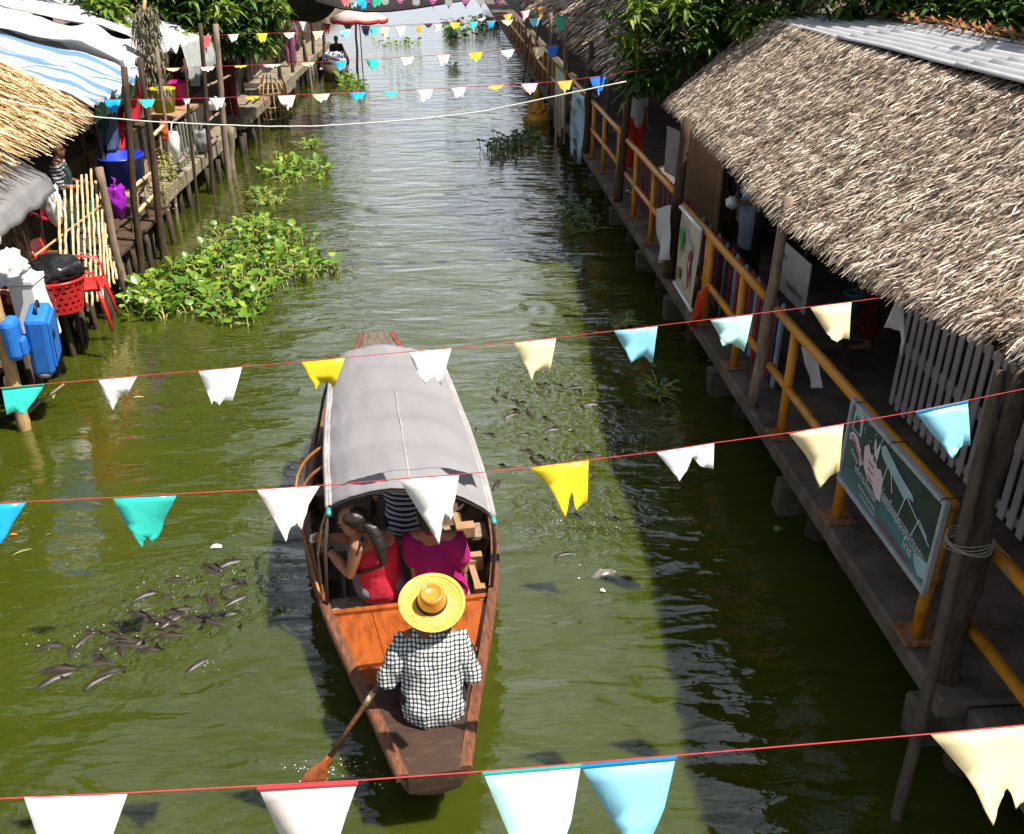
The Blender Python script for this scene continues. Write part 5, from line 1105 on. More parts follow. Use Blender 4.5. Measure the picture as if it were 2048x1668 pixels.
J, f = stand(p, .95, R(-80), 'front'); make_person('person', 'vendor in dark teal behind the bamboo screen, half hidden by thatch', p, J, SKIN_D, (('shirt', line_cloth('grey_striped_cotton', (.45, .45, .45), (.03, .03, .035), 22, .5, ('z',)), top_fn(.9, 1.15, .0, .0), .006, .014), ('apron', teal_d, lambda mb, J, hs: mb.chain([(J['pel'] + Vector((0, 0, -.3)), (.19, .15)), (J['pel'], (.185, .145)), (J['chest'] + Vector((0, 0, -.02)), (.175, .135))], 14, J['side']), .006, .016), ('trousers', teal_d, bottom_fn(1.8, 1.2), .006, .016)), f, hair=hair_short, voxel=.014)
c = Vector((-5.05, 9.75, .62))
J = dict(pel=c + Vector((0, 0, .42)), chest=c + Vector((.05, 0, .78)), neck=c + Vector((.08, 0, .95)), head=c + Vector((.12, 0, 1.07)), shL=c + Vector((.03, .18, .87)), shR=c + Vector((.03, -.18, .87)), elL=c + Vector((.12, .26, .62)), elR=c + Vector((.12, -.26, .62)), wrL=c + Vector((.32, .14, .56)), wrR=c + Vector((.32, -.14, .56)),
    knL=c + Vector((.40, .14, .46)), knR=c + Vector((.40, -.10, .46)), anL=c + Vector((.38, .14, .05)), anR=c + Vector((.42, -.1, .05)), toeL=c + Vector((.54, .14, 0)), toeR=c + Vector((.58, -.1, 0)))
make_person('person', 'seated stallholder with bare legs in the shade under the plastic sheet', c, J, SKIN, (('shirt', maroon, top_fn(.5, 1.15, .02, .01), .006, .014), ('shorts', maroon, bottom_fn(.6, 1.2), .006, .014)), (1, 0, -.1), hair=hair_short, voxel=.013)
# ------------------------------------------------------------------ water plants
leaf_h = mat('hyacinth_leaf', (.05, .13, .010), (.30, .37, .05), 4, .30, 0, island=.75, lo=.15, hi=.85, c3=(.11, .23, .02), spec=.55, transl=.25)
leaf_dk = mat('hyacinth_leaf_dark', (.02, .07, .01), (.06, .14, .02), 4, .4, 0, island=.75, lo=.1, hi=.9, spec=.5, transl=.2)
stem_g = mat('hyacinth_stem', (.20, .26, .05), (.42, .40, .14), 5, .5, 0, island=.6)
def inside(p, poly):
    x, y = p; c = False
    for i in range(len(poly)):
        (x1, y1), (x2, y2) = poly[i], poly[i - 1]
        if (y1 > y) != (y2 > y) and x < (x2 - x1) * (y - y1) / (y2 - y1) + x1: c = not c
    return c
def leaf_geo(mb, p, d, up, L_, W_, fold=.25):
    """rounded leaf from p along d"""
    d = d.normalized(); s_ = d.cross(up).normalized(); n_ = s_.cross(d)
    q = [(0, 0), (.18, .36), (.5, .5), (.82, .36), (1, .06)]
    mid = [p + d * L_ * t + n_ * (-.18 * L_ * t * t) for t, _ in q]
    l = [m_ + s_ * W_ * w_ + n_ * fold * W_ * w_ for m_, (t, w_) in zip(mid, q)]; r = [m_ - s_ * W_ * w_ + n_ * fold * W_ * w_ for m_, (t, w_) in zip(mid, q)]
    mb.add(mid + l + r, [(i, i + 1, 6 + i, 5 + i) for i in range(4)] + [(i + 1, i, 10 + i, 11 + i) for i in range(4)])
def hyacinth(label, poly, n, L_=(.07, .13), H_=(.05, .24), m=leaf_h, big=0, stalks=60):
    cu = sum(p[0] for p in poly) / len(poly); cv = sum(p[1] for p in poly) / len(poly); o0 = az(cu, cv, 0); t = thing('water_hyacinth', label, 'water plant', o0, group='floating water hyacinth')
    us = [p[0] for p in poly]; vs_ = [p[1] for p in poly]; mb = MB(); ms = MB(); variants = []
    if big:
        for k in range(5):
            m1 = MB(); leaf_geo(m1, Vector((0, 0, 0)), Vector((1, 0, .15 * k)), Vector((0, 0, 1)), .135 + .01 * k, .13, .18 + .06 * k); me = m1.mesh('leaf'); me.materials.append(m); me.polygons.foreach_set('use_smooth', [True] * len(me.polygons)); variants.append(me)
    done = 0
    while done < n:
        u, v = rnd(min(us), max(us)), rnd(min(vs_), max(vs_))
        if not inside((u, v), poly): continue
        if n3((u * .022, v * .034, 3)) < -.06: 
            if random.random() < .75: continue
        done += 1; p = az(u, v, 0) - o0; h = rnd(*H_) * (1 + .8 * n3((u * .02, v * .03, 0))); a = rnd(0, 6.28); lean = Vector((math.cos(a), math.sin(a), 0)) * rnd(.02, .12)
        top = p + lean + Vector((0, 0, h)); ms.tube([p + Vector((0, 0, -.02)), lam(p, top, .5) + Vector((0, 0, .01)), top], [.008, .010, .005], 4, cap=False)
        d = (lean.normalized() + Vector((0, 0, rnd(-.25, 1.1)))).normalized()
        if done <= big:
            o = link('leaf', variants[done % 5], t); o.location = top; o.rotation_mode = 'QUATERNION'; o.rotation_quaternion = d.to_track_quat('X', 'Z'); s_ = rnd(.75, 1.15); o.scale = (s_, s_, s_)
        else: leaf_geo(mb, top, d, Vector((rnd(-.3, .3), rnd(-.3, .3), 1)), rnd(*L_), rnd(*L_) * .95, rnd(.05, .4))
    for i in range(stalks):
        u, v = random.choice(us) * .4 + .6 * rnd(min(us), max(us)), rnd(min(vs_), max(vs_))
        if not inside((u, v), poly): continue
        p = az(u, v, .03) - o0; a = rnd(0, 6.28); d = Vector((math.cos(a), math.sin(a), rnd(-.1, .35))) * rnd(.12, .35); ms.tube([p, p + d * .5 + Vector((0, 0, .03)), p + d], [.006, .006, .003], 4, cap=False)
    tag(mb.build('leaves', m, t, True, fix=False), kind='stuff'); tag(ms.build('stalks', stem_g, t, True, fix=False), kind='stuff'); return t
hyacinth('large bright green raft of water hyacinth by the left bank', [(242, 612), (268, 560), (330, 552), (410, 500), (430, 465), (520, 442), (560, 465), (628, 480), (640, 520), (690, 540), (620, 560), (560, 590), (525, 600), (505, 655), (440, 650), (390, 628), (330, 640), (250, 635)], 1250, (.075, .135), (.02, .19), leaf_h, 140, 260)
hyacinth('medium hyacinth raft farther up, level with the long white bag', [(526, 335), (570, 318), (640, 330), (662, 345), (640, 362), (580, 368), (535, 362)], 200, (.09, .16), (.02, .16), leaf_h, 40, 40)
hyacinth('thin straggling hyacinth patch just below the medium raft', [(494, 385), (530, 368), (575, 378), (560, 415), (520, 412)], 55, (.07, .12), (.01, .06), leaf_h, 0, 30)
hyacinth('sparse hyacinth sprigs linking the large raft to the patch above', [(470, 445), (520, 430), (560, 440), (540, 455), (500, 460)], 34, (.06, .11), (.01, .07), leaf_h, 0, 20)
hyacinth('tiny hyacinth sprig beside the left bank, right of the fish trap', [(600, 285), (640, 280), (640, 296), (605, 298)], 28, (.1, .16), (.03, .14))
hyacinth('hyacinth patch under the blue pennant near the moored boat', [(678, 165), (700, 158), (735, 176), (715, 188), (690, 184)], 90, (.14, .24), (.05, .3))
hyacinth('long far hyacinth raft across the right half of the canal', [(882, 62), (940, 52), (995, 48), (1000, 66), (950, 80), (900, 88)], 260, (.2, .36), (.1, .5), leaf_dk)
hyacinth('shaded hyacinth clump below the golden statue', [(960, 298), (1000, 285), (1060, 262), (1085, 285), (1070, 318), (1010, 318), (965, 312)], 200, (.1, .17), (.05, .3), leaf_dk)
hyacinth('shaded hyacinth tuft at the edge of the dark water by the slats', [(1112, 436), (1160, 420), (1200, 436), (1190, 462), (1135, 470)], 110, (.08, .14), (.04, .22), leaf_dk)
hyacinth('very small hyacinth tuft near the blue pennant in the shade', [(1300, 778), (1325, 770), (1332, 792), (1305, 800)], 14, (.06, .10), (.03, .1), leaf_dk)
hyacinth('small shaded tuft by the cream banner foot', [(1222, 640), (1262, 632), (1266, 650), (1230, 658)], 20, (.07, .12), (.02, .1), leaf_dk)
hyacinth('lone sprig in mid canal under the far pennants', [(895, 140), (920, 134), (922, 148), (900, 150)], 12, (.12, .2), (.05, .3))
hyacinth('faint drifting sprigs left of mid canal', [(745, 75), (840, 80), (835, 96), (750, 92)], 40, (.14, .22), (.02, .12))

# ------------------------------------------------------------------ trees
leaf_t = mat('tree_leaf', (.020, .062, .008), (.10, .19, .022), 2, .42, 0, island=.7, lo=.15, hi=.9, c3=(.045, .11, .012), spec=.5, transl=.3)
leaf_b = mat('tree_leaf_bright', (.07, .15, .012), (.30, .36, .04), 2, .42, 0, island=.7, lo=.15, hi=.9, c3=(.15, .24, .02), spec=.5, transl=.35)
leaf_dry = mat('dry_leaf', (.10, .085, .05), (.26, .24, .16), 2, .7, 0, island=.7, lo=.1, hi=.9)
bark = mat('bark', (.07, .05, .035), (.14, .105, .075), 8, .9, .01, (3, 3, .7))
def lance(mb, p, d, L_, W_, droop):
    s_ = d.cross(Vector((0, 0, 1)))
    if s_.length < .05: s_ = Vector((1, 0, 0))
    s_.normalize(); m_ = p + d * L_ * .5 + Vector((0, 0, -droop * .25 * L_)); e = p + d * L_ + Vector((0, 0, -droop * L_)); up = Vector((0, 0, W_ * .25))
    mb.add([p, m_ + s_ * W_ + up, e, m_ - s_ * W_ + up, m_], [(0, 4, 1), (4, 2, 1), (0, 3, 4), (4, 3, 2)])
def whorl(mb, p, n, L_, droop=.5, axis=None):
    for i in range(n):
        a = 2 * math.pi * i / n + rnd(-.4, .4); e = rnd(-.35, .7); d = Vector((math.cos(a), math.sin(a), e)).normalized(); lance(mb, p + Vector((rnd(-.03, .03), rnd(-.03, .03), rnd(-.06, .06))), d, L_ * rnd(.7, 1.2), L_ * .14, droop * rnd(.5, 1.3))
def tree(label, base, lobes, n, L_, m, trunk=.16, group=None, name='tree', per=8, limbs=True):
    """lobes: (centre, radius) list; n whorls"""
    base = Vector(base); t = thing(name, label, 'tree', base, group=group); mb = MB(); tot = sum(r ** 2 for c, r in lobes)
    for c, r in lobes:
        k = int(n * r * r / tot)
        for i in range(k):
            d = Vector((random.gauss(0, 1), random.gauss(0, 1), random.gauss(0, 1))).normalized() * r * (random.random() ** .4); d.z *= .8
            p = Vector(c) - base + d
            if n3(p + base, 1.1 / max(.5, r * .5)) < -.22: continue
            whorl(mb, p, per, L_)
    tag(mb.build('crown', m, t, fix=False), kind='stuff')
    mb = MB(); top = sum((Vector(c) for c, r in lobes), Vector()) / len(lobes) - base; P = [Vector((0, 0, -.2)), top * .35 + Vector((.1, .1, 0)), top * .7]; mb.tube(P, [trunk, trunk * .8, trunk * .5], 9); mb.build('trunk', bark, t, True)
    if limbs:
        for c, r in lobes:
            e = Vector(c) - base; mb = MB(); s_ = top * rnd(.4, .7); mb.tube([s_, lam(s_, e, .5) + Vector((rnd(-.2, .2), rnd(-.2, .2), .2)), e], [trunk * .4, trunk * .28, trunk * .1], 6); mb.build('limb', bark, t, True)
    return t
c_ = lambda u, v, y: ay(u, v, y)
tree('leafy mango tree hanging over the gap between the two right thatched roofs', (5.6, 14.6, .5), [(c_(1268, 40, 14.4), .42), (c_(1272, 110, 14.2), .40), (c_(1278, 165, 14.0), .32), (c_(1330, 30, 14.3), .5), (c_(1335, 95, 14.0), .5), (c_(1310, 140, 13.9), .38), (c_(1385, 70, 13.8), .5), (c_(1400, 15, 14.2), .5), (c_(1450, 60, 13.6), .5), (c_(1480, 10, 14), .5), (c_(1520, 55, 13.4), .42), (c_(1555, 20, 13.6), .45), (c_(1600, 0, 13.4), .45), (c_(1400, -90, 14.5), .9), (c_(1290, -80, 15), .8), (c_(1540, -110, 14.5), .9), (Vector((5.6, 12.6, 5.3)), .8), (Vector((5.0, 13.4, 5.0)), .7), (Vector((6.2, 11.8, 5.6)), .7)], 1400, .22, leaf_t, .14)
tree('bright young mango sprays at the front of the right-hand tree', (5.2, 13.8, .5), [(c_(1465, 75, 13.15), .16), (c_(1530, 85, 13.1), .18), (c_(1500, 40, 13.2), .16), (c_(1345, 15, 13.6), .22), (c_(1280, 15, 13.7), .2), (c_(1560, 45, 13.1), .16), (c_(1262, 80, 13.8), .18)], 70, .24, leaf_b, .05, name='sapling')
tree('dark tree behind the corrugated ridge at top right', (8.6, 11, .5), [(c_(1720, -15, 12.5), .5), (c_(1800, -5, 12), .5), (c_(1880, 5, 11.5), .5), (c_(1960, 15, 11), .5), (c_(2030, 35, 10.5), .5), (c_(2060, -20, 11), .8), (c_(1850, -60, 12), .8)], 900, .22, leaf_t, .14)
tree('tree with bright tips over the far white tarp on the left', (-7.2, 23.5, .5), [(c_(195, 0, 21.5), .5), (c_(228, 22, 21), .38), (c_(395, 25, 23), .8), (c_(440, 40, 23), .9), (c_(480, 70, 22.5), .6), (c_(420, 78, 22), .5), (c_(380, 20, 22), .55), (c_(500, 20, 23), .8), (c_(540, 60, 24), .5), (c_(470, -40, 24), 1.2), (c_(380, -60, 23), 1.2), (c_(280, -40, 22), .9)], 1000, .34, leaf_t, .16)
tree('yellow-green sprays at the front of the left-hand tree', (-7.0, 21.4, .5), [(c_(205, 5, 20.6), .3), (c_(228, 25, 20.4), .25), (c_(375, 70, 21.5), .25), (c_(445, 20, 21.8), .3), (c_(550, 5, 23), .3), (c_(520, 90, 23), .3)], 75, .36, leaf_b, .05, name='sapling')
# dry weeping creeper on the left
t = thing('dry_creeper', 'grey dry creeper weeping over the white tarps on the left', 'plant', az(300, 150, 2.3) + Vector((0, 0, 0))); o0 = Vector(t.location); mb = MB()
for i in range(70):
    p = ay(rnd(268, 312), rnd(10, 60), 17.2); L_ = rnd(.4, 1.3); a = rnd(-.5, .5); P = [p - o0 + Vector((a * k * .3 + .05 * math.sin(k * 3 + i), .1 * a * k, .12 * math.sin(k * 2.2) - L_ * k * k)) for k in (0, .25, .5, .75, 1)]; mb.tube(P, [.010, .009, .007, .006, .003], 4, cap=False)
    for q in P[1:]:
        for k in range(3): lance(mb, q, Vector((rnd(-1, 1), rnd(-1, 1), rnd(-1.5, 0))).normalized(), .14, .014, .5)
tag(mb.build('strands', leaf_dry, t, fix=False), kind='stuff')
A = az(322, 175, 1.6); mb = MB(); mb.tube([ay(290, 0, 17.2) - o0, ay(286, 30, 17.2) - o0, ay(300, 80, 17.2) - o0, ay(315, 130, 17.2) - o0], [.03, .03, .025, .02], 6); mb.build('stem', bamboo, t, True)
# taller trees along both banks: only their reflections and shade reach the picture
GT = 'tall trees lining the canal'
k = 0
LB = ['tall tree on the left bank level with the viewer', 'tall tree on the left bank a little behind the viewer', 'tall tree on the left bank well behind the viewer', 'tree across the canal behind the viewer, left of its middle', 'tree across the canal behind the viewer, right of its middle', 'tall tree on the right bank well behind the viewer', 'tall tree on the right bank a little behind the viewer']
for x, y, h, r in ((-8.6, 3.5, 9, 2.8), (-8.4, -2.5, 9, 2.8), (-7.5, -9, 9, 3), (-3, -15, 8.5, 3), (3, -15, 8.5, 3), (8, -10, 9, 3), (9, -3.5, 7.5, 2.6), (-8.7, 9, 9.0, 2.8), (-8.5, 15, 8.4, 2.6), (-8.4, 21, 8.6, 2.6), (-8.2, 28, 8.2, 2.5), (-8.6, 36, 8.0, 2.6), (-8.8, 47, 8.5, 2.8), (-9.0, 62, 9, 3.2), (9.6, 9, 6.2, 2.4), (6.6, 17.5, 8.2, 2.4), (6.2, 22.5, 9.4, 2.5), (6.4, 28.5, 9.2, 2.6), (6.8, 36, 9.5, 2.8), (7.4, 47, 9, 3.0), (8, 62, 9, 3.2)):  # trees by and behind the viewer, and nearest ones, added to cut sky light
    lobes = [(Vector((x + rnd(-.6, .6) * r, y + rnd(-.7, .7) * r, h + rnd(-.5, .5) * r)), r * rnd(.5, .75)) for i in range(7)]
    if y < 8: lab_ = LB.pop(0)
    k += 1; side_ = 'left' if x < 0 else 'right'; kk = (k - 8) % 7
    tree(lab_ if y < 8 else ['nearest', 'second', 'third', 'fourth', 'fifth', 'sixth', 'farthest'][kk] + ' tall tree in the row behind the %s bank, crown above the photo' % side_, (x, y, .45), lobes, 620, .55, leaf_t, .22, GT, per=8)

# ------------------------------------------------------------------ fish
fish_m = mat('carp_skin', (.022, .017, .014), (.06, .044, .034), 9, .42, .002, spec=.35); fish_p = mat('pale_fish_skin', (.20, .18, .15), (.09, .08, .065), 9, .25, .002, spec=.6)
def fish_mesh(name, m, L_=.5):
    mb = MB(); P = []; prof = [(0, .015), (.06, .038), (.16, .062), (.32, .072), (.5, .062), (.68, .042), (.82, .022), (.88, .016)]
    for t, r in prof: P.append([(L_ * (t - .4), r * .62 * L_ * 2 * math.cos(a) + .025 * math.sin(t * 5), r * L_ * 2 * math.sin(a)) for a in [i * math.pi / 6 for i in range(12)]])
    mb.grid(P, wrap=True); mb.f.append(tuple(range(12))); mb.m.append(0)
    y = lambda t: .025 * math.sin(t * 5)
    mb.add([(L_ * .47, y(.87), .0), (L_ * .62, y(1), .07 * L_ * 2), (L_ * .58, y(1), 0), (L_ * .62, y(1), -.07 * L_ * 2)], [(0, 1, 2), (0, 2, 3)])
    mb.add([(L_ * -.1, y(.3), .13 * L_), (L_ * .0, y(.4), .19 * L_), (L_ * .2, y(.6), .10 * L_)], [(0, 1, 2)])
    for s_ in (-1, 1): mb.add([(-L_ * .16, s_ * .06 * L_, -.02), (-L_ * .02, s_ * .18 * L_, -.03), (0, s_ * .10 * L_, -.02)], [(0, 1, 2)])
    me = mb.mesh(name); me.materials.append(m); me.polygons.foreach_set('use_smooth', [True] * len(me.polygons)); return me
FM = fish_mesh('fish', fish_m); FP = fish_mesh('pale_fish', fish_p)
FL = [(430, 1138, -25, 1.0, 'uppermost dark fish of the left feeding shoal, back out of the water'), (285, 1232, -20, 1.05, 'dark fish arching in the middle of the left feeding shoal'), (110, 1295, 10, .9, 'leftmost dark fish of the left feeding shoal'), (300, 1190, 35, .9, 'pinkish-backed fish above the middle of the left shoal'), (200, 1320, -30, .9, 'lowest dark fish of the left shoal'),
      (370, 1220, 15, .8, 'fish right of the arching one in the left shoal'), (480, 1200, 40, .9, 'slim dark fish at the right end of the left shoal'), (240, 1285, 5, .8, 'fish amid the foam of the left shoal'), (400, 1330, 50, .85, 'dim fish swimming alone below the left shoal'), (350, 1160, 10, .7, 'small fish between the two upper ones of the left shoal'), (180, 1275, 60, .8, 'fish turning at the left of the foam')]
FR = [(1180, 905, 160, .9, 'fish below the yellow pennant of the right shoal'), (1030, 830, 30, .9, 'uppermost left fish of the right-hand shoal'), (1190, 810, 10, .9, 'fish at the top of the right-hand shoal'), (1055, 905, -30, .8, 'fish near the canopy corner in the right shoal'), (1240, 890, 20, .9, 'fish at the shade edge of the right shoal'), (1150, 1035, -35, .9, 'dark fish under the torn yellow pennant'),
      (1010, 790, 60, .7, 'small fish beside the canopy'), (1110, 860, 15, .8, 'fish in the centre of the right-hand shoal'), (1130, 1110, 20, .7, 'dim fish left of the pale one'), (1230, 1040, -30, .8, 'fish crossing the shade edge under the white pennant'), (1090, 770, -15, .7, 'small fish below the cream pennant')]
for g, S in (('feeding fish left of the boat', FL), ('feeding fish right of the boat', FR)):
    for u, v, a, s_, lab in S:
        o = link('fish', FM); o.location = az(u, v, 0) + Vector((0, 0, -.052 * s_)); o.rotation_euler = (R(rnd(-10, 10)), R(rnd(-8, 8)), R(a)); o.scale = (s_, s_, s_); tag(o, lab, 'fish', g)
for i in range(44):
    u = rnd(110, 510); v = 1345 - (u - 110) * .48 + random.gauss(0, 30); o = link('fish', FM); s_ = rnd(.75, 1.1); o.location = az(u, v, 0) + Vector((0, 0, -(.064 if i % 3 else .05) * s_)); o.rotation_euler = (R(rnd(-12, 12)), R(rnd(-9, 9)), R(random.gauss(-5, 35))); o.scale = (s_, s_, s_)
    tag(o, 'dark fish crowded into the thick of the left feeding shoal', 'fish', 'feeding fish left of the boat')
for i in range(40):
    u = rnd(980, 1260); v = rnd(765, 985); o = link('fish', FM); s_ = rnd(.7, 1.0); o.location = az(u, v, 0) + Vector((0, 0, -(.066 if i % 3 else .056) * s_)); o.rotation_euler = (R(rnd(-12, 12)), R(rnd(-9, 9)), R(rnd(0, 360))); o.scale = (s_, s_, s_)
    tag(o, 'dark fish milling in the shoal right of the canopy', 'fish', 'feeding fish right of the boat')
o = link('fish', FP); o.location = az(1205, 1150, 0) + Vector((0, 0, -.008)); o.rotation_euler = (R(55), 0, R(200)); o.scale = (.62, .62, .62); tag(o, 'pale silver fish rolling at the surface right of the boat', 'fish')
# droplets and foam thrown up by the fish and the paddle
foam_m = mat('foam', (.85, .86, .86), None, 5, .15, spec=.8); mb = MB()
def drops(S, n, sg):
    for i in range(n):
        u, v = random.choice(S)[:2]; p = az(random.gauss(u, sg), random.gauss(v, sg * .5), 0); r = rnd(.0015, .0042) * (1.7 if random.random() < .1 else 1); mb.ball(p + Vector((0, 0, r * .4)), (r * rnd(.8, 1.8), r, r * .7), 5, 4)
drops(FL, 120, 30); drops(FR, 120, 36); drops([(650, 1545), (700, 1530), (735, 1560), (610, 1540)], 90, 22)
tag(mb.build('splash_droplets', foam_m, None, True, fix=False), 'white splash droplets over the feeding fish and the paddle', 'splash', kind='stuff')
def litter(name, label, u, v, L_, W_, m, a):
    p = az(u, v, 0); mb = MB(); P = [[(-L_ / 2 + L_ * k / 4, (-W_ if s_ < 0 else W_) / 2 * math.sin(math.pi * (.15 + .7 * k / 4)), .004 + .01 * math.sin(k)) for s_ in (-1, 1)] for k in range(5)]; mb.grid(P); o = mb.build(name, m, None, True, solid=.003); o.location = p; o.rotation_euler.z = R(a); return tag(o, label, 'leaf', 'leaves and scraps adrift')
litter('floating_leaf', 'orange leaf afloat at the left edge above the shoal', 27, 1070, .07, .03, mat('orange_leaf', (.45, .20, .03), None, 5, .6), 20)
litter('floating_leaf', 'tiny bright green leaf afloat right of the orange one', 98, 1070, .05, .025, leaf_b, 60)
litter('floating_scrap', 'pale scrap afloat between the shoal and the boat', 433, 1094, .10, .06, white_cl, 10)
litter('floating_leaf', 'yellow straw afloat below the white pennant at left', 277, 795, .12, .02, bamboo_pale, 15)
litter('floating_leaf', 'yellow leaf caught on the slanting branch', 108, 793, .12, .03, leaf_y, 100)
litter('floating_leaf', 'curved yellow stem afloat beside the left shoal', 45, 1104, .16, .02, leaf_y, 40)
litter('floating_scrap', 'white scrap below the pale rolling fish', 1205, 1182, .05, .04, white_cl, 0)
litter('floating_leaf', 'pale green leaf afloat under the walkway', 1558, 1058, .10, .08, leaf_b, 30)
# ------------------------------------------------------------------ print and lettering helpers
def text_mesh(s, size, th=.001):
    cu = bpy.data.curves.new('txt', 'FONT'); cu.body = s; cu.size = size; cu.extrude = th / 2; cu.resolution_u = 2; cu.fill_mode = 'BOTH'
    o = bpy.data.objects.new('txt', cu); WORK.collection.objects.link(o); vl = WORK.view_layers[0]; vl.update()
    me = bpy.data.meshes.new_from_object(o.evaluated_get(vl.depsgraph)); bpy.data.objects.remove(o); me.name = 'lettering'; return me
def lettering(s, size, m, parent, u, v, w, rot=0., width=None):
    me = text_mesh(s, size)
    if width:
        xs_ = [q.co.x for q in me.vertices]; k_ = width / max(1e-6, max(xs_) - min(xs_))
        for q in me.vertices: q.co.x *= k_
    me.materials.clear(); me.materials.append(m); o = link('lettering', me, parent); o.location = (u, v, w); o.rotation_euler = (0, 0, rot); return o
def flat(name, m, parent, pts, w=.002, th=.0016):
    mb = MB(); n = len(pts); mb.add([(x, y, w) for x, y in pts] + [(x, y, w - th) for x, y in pts], [tuple(range(n)), tuple(range(2 * n - 1, n - 1, -1))] + [(i, (i + 1) % n, n + (i + 1) % n, n + i) for i in range(n)]); return mb.build(name, m, parent)
def face_left(t, loc): t.matrix_world = Matrix.Translation(loc) @ Matrix(((0, 0, -1, 0), (-1, 0, 0, 0), (0, 1, 0, 0), (0, 0, 0, 1)))
# ------------------------------------------------------------------ signboard
pr_w = mat('print_white', (.62, .66, .70), None, 8, .5); pr_pink = mat('print_pink', (.62, .48, .52), (.68, .58, .62), 30, .5); pr_red = mat('print_red', (.45, .05, .07), None, 8, .5)
pr_blue = mat('print_pale_blue', (.36, .52, .58), (.27, .42, .48), 6, .5); pr_teal = mat('print_teal', (.05, .15, .18), (.08, .21, .24), 6, .5); pr_dk = mat('print_dark', (.012, .03, .028), (.02, .045, .04), 9, .45)
sg = thing('signboard', 'dark framed signboard with a boat picture and Thai lettering wired to the yellow rail', 'sign'); face_left(sg, (2.715, 5.525, 1.05)); SW, SH = 1.315, .64
def sign_print():
    m = mat('sign_print', (.010, .028, .026), (.02, .05, .045), 5, .4, spec=.5); nt = m.node_tree; L = nt.links.new; b = nt.nodes['Principled BSDF']
    tc = nt.nodes.new('ShaderNodeTexCoord'); sp = nt.nodes.new('ShaderNodeSeparateXYZ'); L(tc.outputs['Object'], sp.inputs[0])
    r1 = nt.nodes.new('ShaderNodeMapRange'); r1.inputs[1].default_value = .30; r1.inputs[2].default_value = .02; L(sp.outputs[1], r1.inputs[0])
    r2 = nt.nodes.new('ShaderNodeMapRange'); r2.inputs[1].default_value = .30; r2.inputs[2].default_value = -.15; L(sp.outputs[0], r2.inputs[0])
    mxm = nt.nodes.new('ShaderNodeMath'); mxm.operation = 'MAXIMUM'; L(r1.outputs[0], mxm.inputs[0]); L(r2.outputs[0], mxm.inputs[1])
    mx = nt.nodes.new('ShaderNodeMix'); mx.data_type = 'RGBA'; mx.inputs['B'].default_value = (.10, .19, .22, 1); L(mxm.outputs[0], mx.inputs['Factor'])
    src = b.inputs['Base Color'].links[0].from_socket; L(src, mx.inputs['A']); L(mx.outputs['Result'], b.inputs['Base Color']); return m
mb = MB(); mb.box((SW / 2, SH / 2, -.012), (SW, SH, .02)); mb.build('panel', sign_print(), sg)
fr_m = mat('sign_frame', (.40, .42, .45), (.30, .31, .33), 12, .5)
for x, y, dx, dy in ((SW / 2, SH - .012, SW + .03, .03), (SW / 2, .012, SW + .03, .03), (.0, SH / 2, .03, SH - .03), (SW, SH / 2, .03, SH - .03)): mb = MB(); mb.box((x, y, -.004), (dx, dy, .036)); mb.build('frame_strip', fr_m, sg, bevel=.004)
flat('boat_canopy_print', pr_blue, sg, [(.50, .54), (.54, .575), (.60, .56), (.80, .50), (.97, .47), (1.0, .44), (.93, .43), (.90, .39), (.72, .44), (.58, .475), (.52, .50)])
for a, b in (((.62, .47), (.60, .33)), ((.90, .40), (.86, .25)), ((.93, .42), (1.26, .30)), ((1.06, .26), (1.10, .38)), ((1.10, .38), (1.22, .33)), ((.68, .46), (.74, .34))): A, B = Vector(a), Vector(b); d = (B - A).normalized(); n_ = Vector((-d.y, d.x)) * .004; flat('pole_print', pr_w, sg, [A - n_, B - n_, B + n_, A + n_], .0028 + .0002 * a[0])
flat('boatman_print', pr_w, sg, [(.40, .55), (.43, .535), (.435, .49), (.455, .51), (.475, .56), (.485, .515), (.48, .44), (.47, .40), (.43, .41), (.425, .46), (.405, .49)])
flat('caption_patch', pr_pink, sg, [(.28, .42), (.33, .47), (.38, .42), (.44, .44), (.50, .38), (.55, .40), (.60, .35), (.62, .20), (.56, .19), (.48, .24), (.40, .24), (.31, .30)])
for k in range(3): lettering('เรือแจว', .045, pr_red, sg, .37 + .01 * k, .355 - .05 * k, .003, -.05).scale = (.7, .7, 1)
flat('arched_title', pr_pink, sg, [(.04, .40), (.09, .435), (.16, .425), (.24, .37), (.30, .30), (.27, .26), (.21, .32), (.14, .37), (.09, .375), (.05, .35)]); lettering('ตลาดน้ำ', .062, pr_red, sg, .065, .385, .004, -.42, .22)
lettering('คลอง', .055, pr_w, sg, .10, .29, .003, -.3, .13)
lettering('บริการล่องเรือ', .075, pr_w, sg, .20, .20, .003, -.12, .36); lettering('ชมสวน ชมคลอง', .04, pr_w, sg, .30, .125, .003, -.10, .28); lettering('ทุกวันเสาร์ อาทิตย์', .03, pr_w, sg, .34, .08, .003, -.08, .24)
flat('passengers_print', pr_teal, sg, [(.62, .22), (.66, .27), (.72, .25), (.78, .27), (.86, .24), (.95, .22), (1.05, .20), (1.16, .17), (1.26, .14), (1.28, .06), (1.15, .09), (1.02, .09), (.90, .11), (.76, .12), (.64, .14)])
flat('hull_print', pr_blue, sg, [(1.12, .16), (1.29, .20), (1.295, .09), (1.22, .06), (1.16, .10)], .0030)
lettering('ล่องเรือชมคลองลัดมะยม', .105, pr_w, sg, .60, .235, .0035, -.12, .64); lettering('โทร', .085, pr_w, sg, .98, .115, .0035, -.08, .12); lettering('นั่งเรือชมวิถีชีวิตริมคลอง', .045, pr_red, sg, .62, .055, .003, -.03, .45)
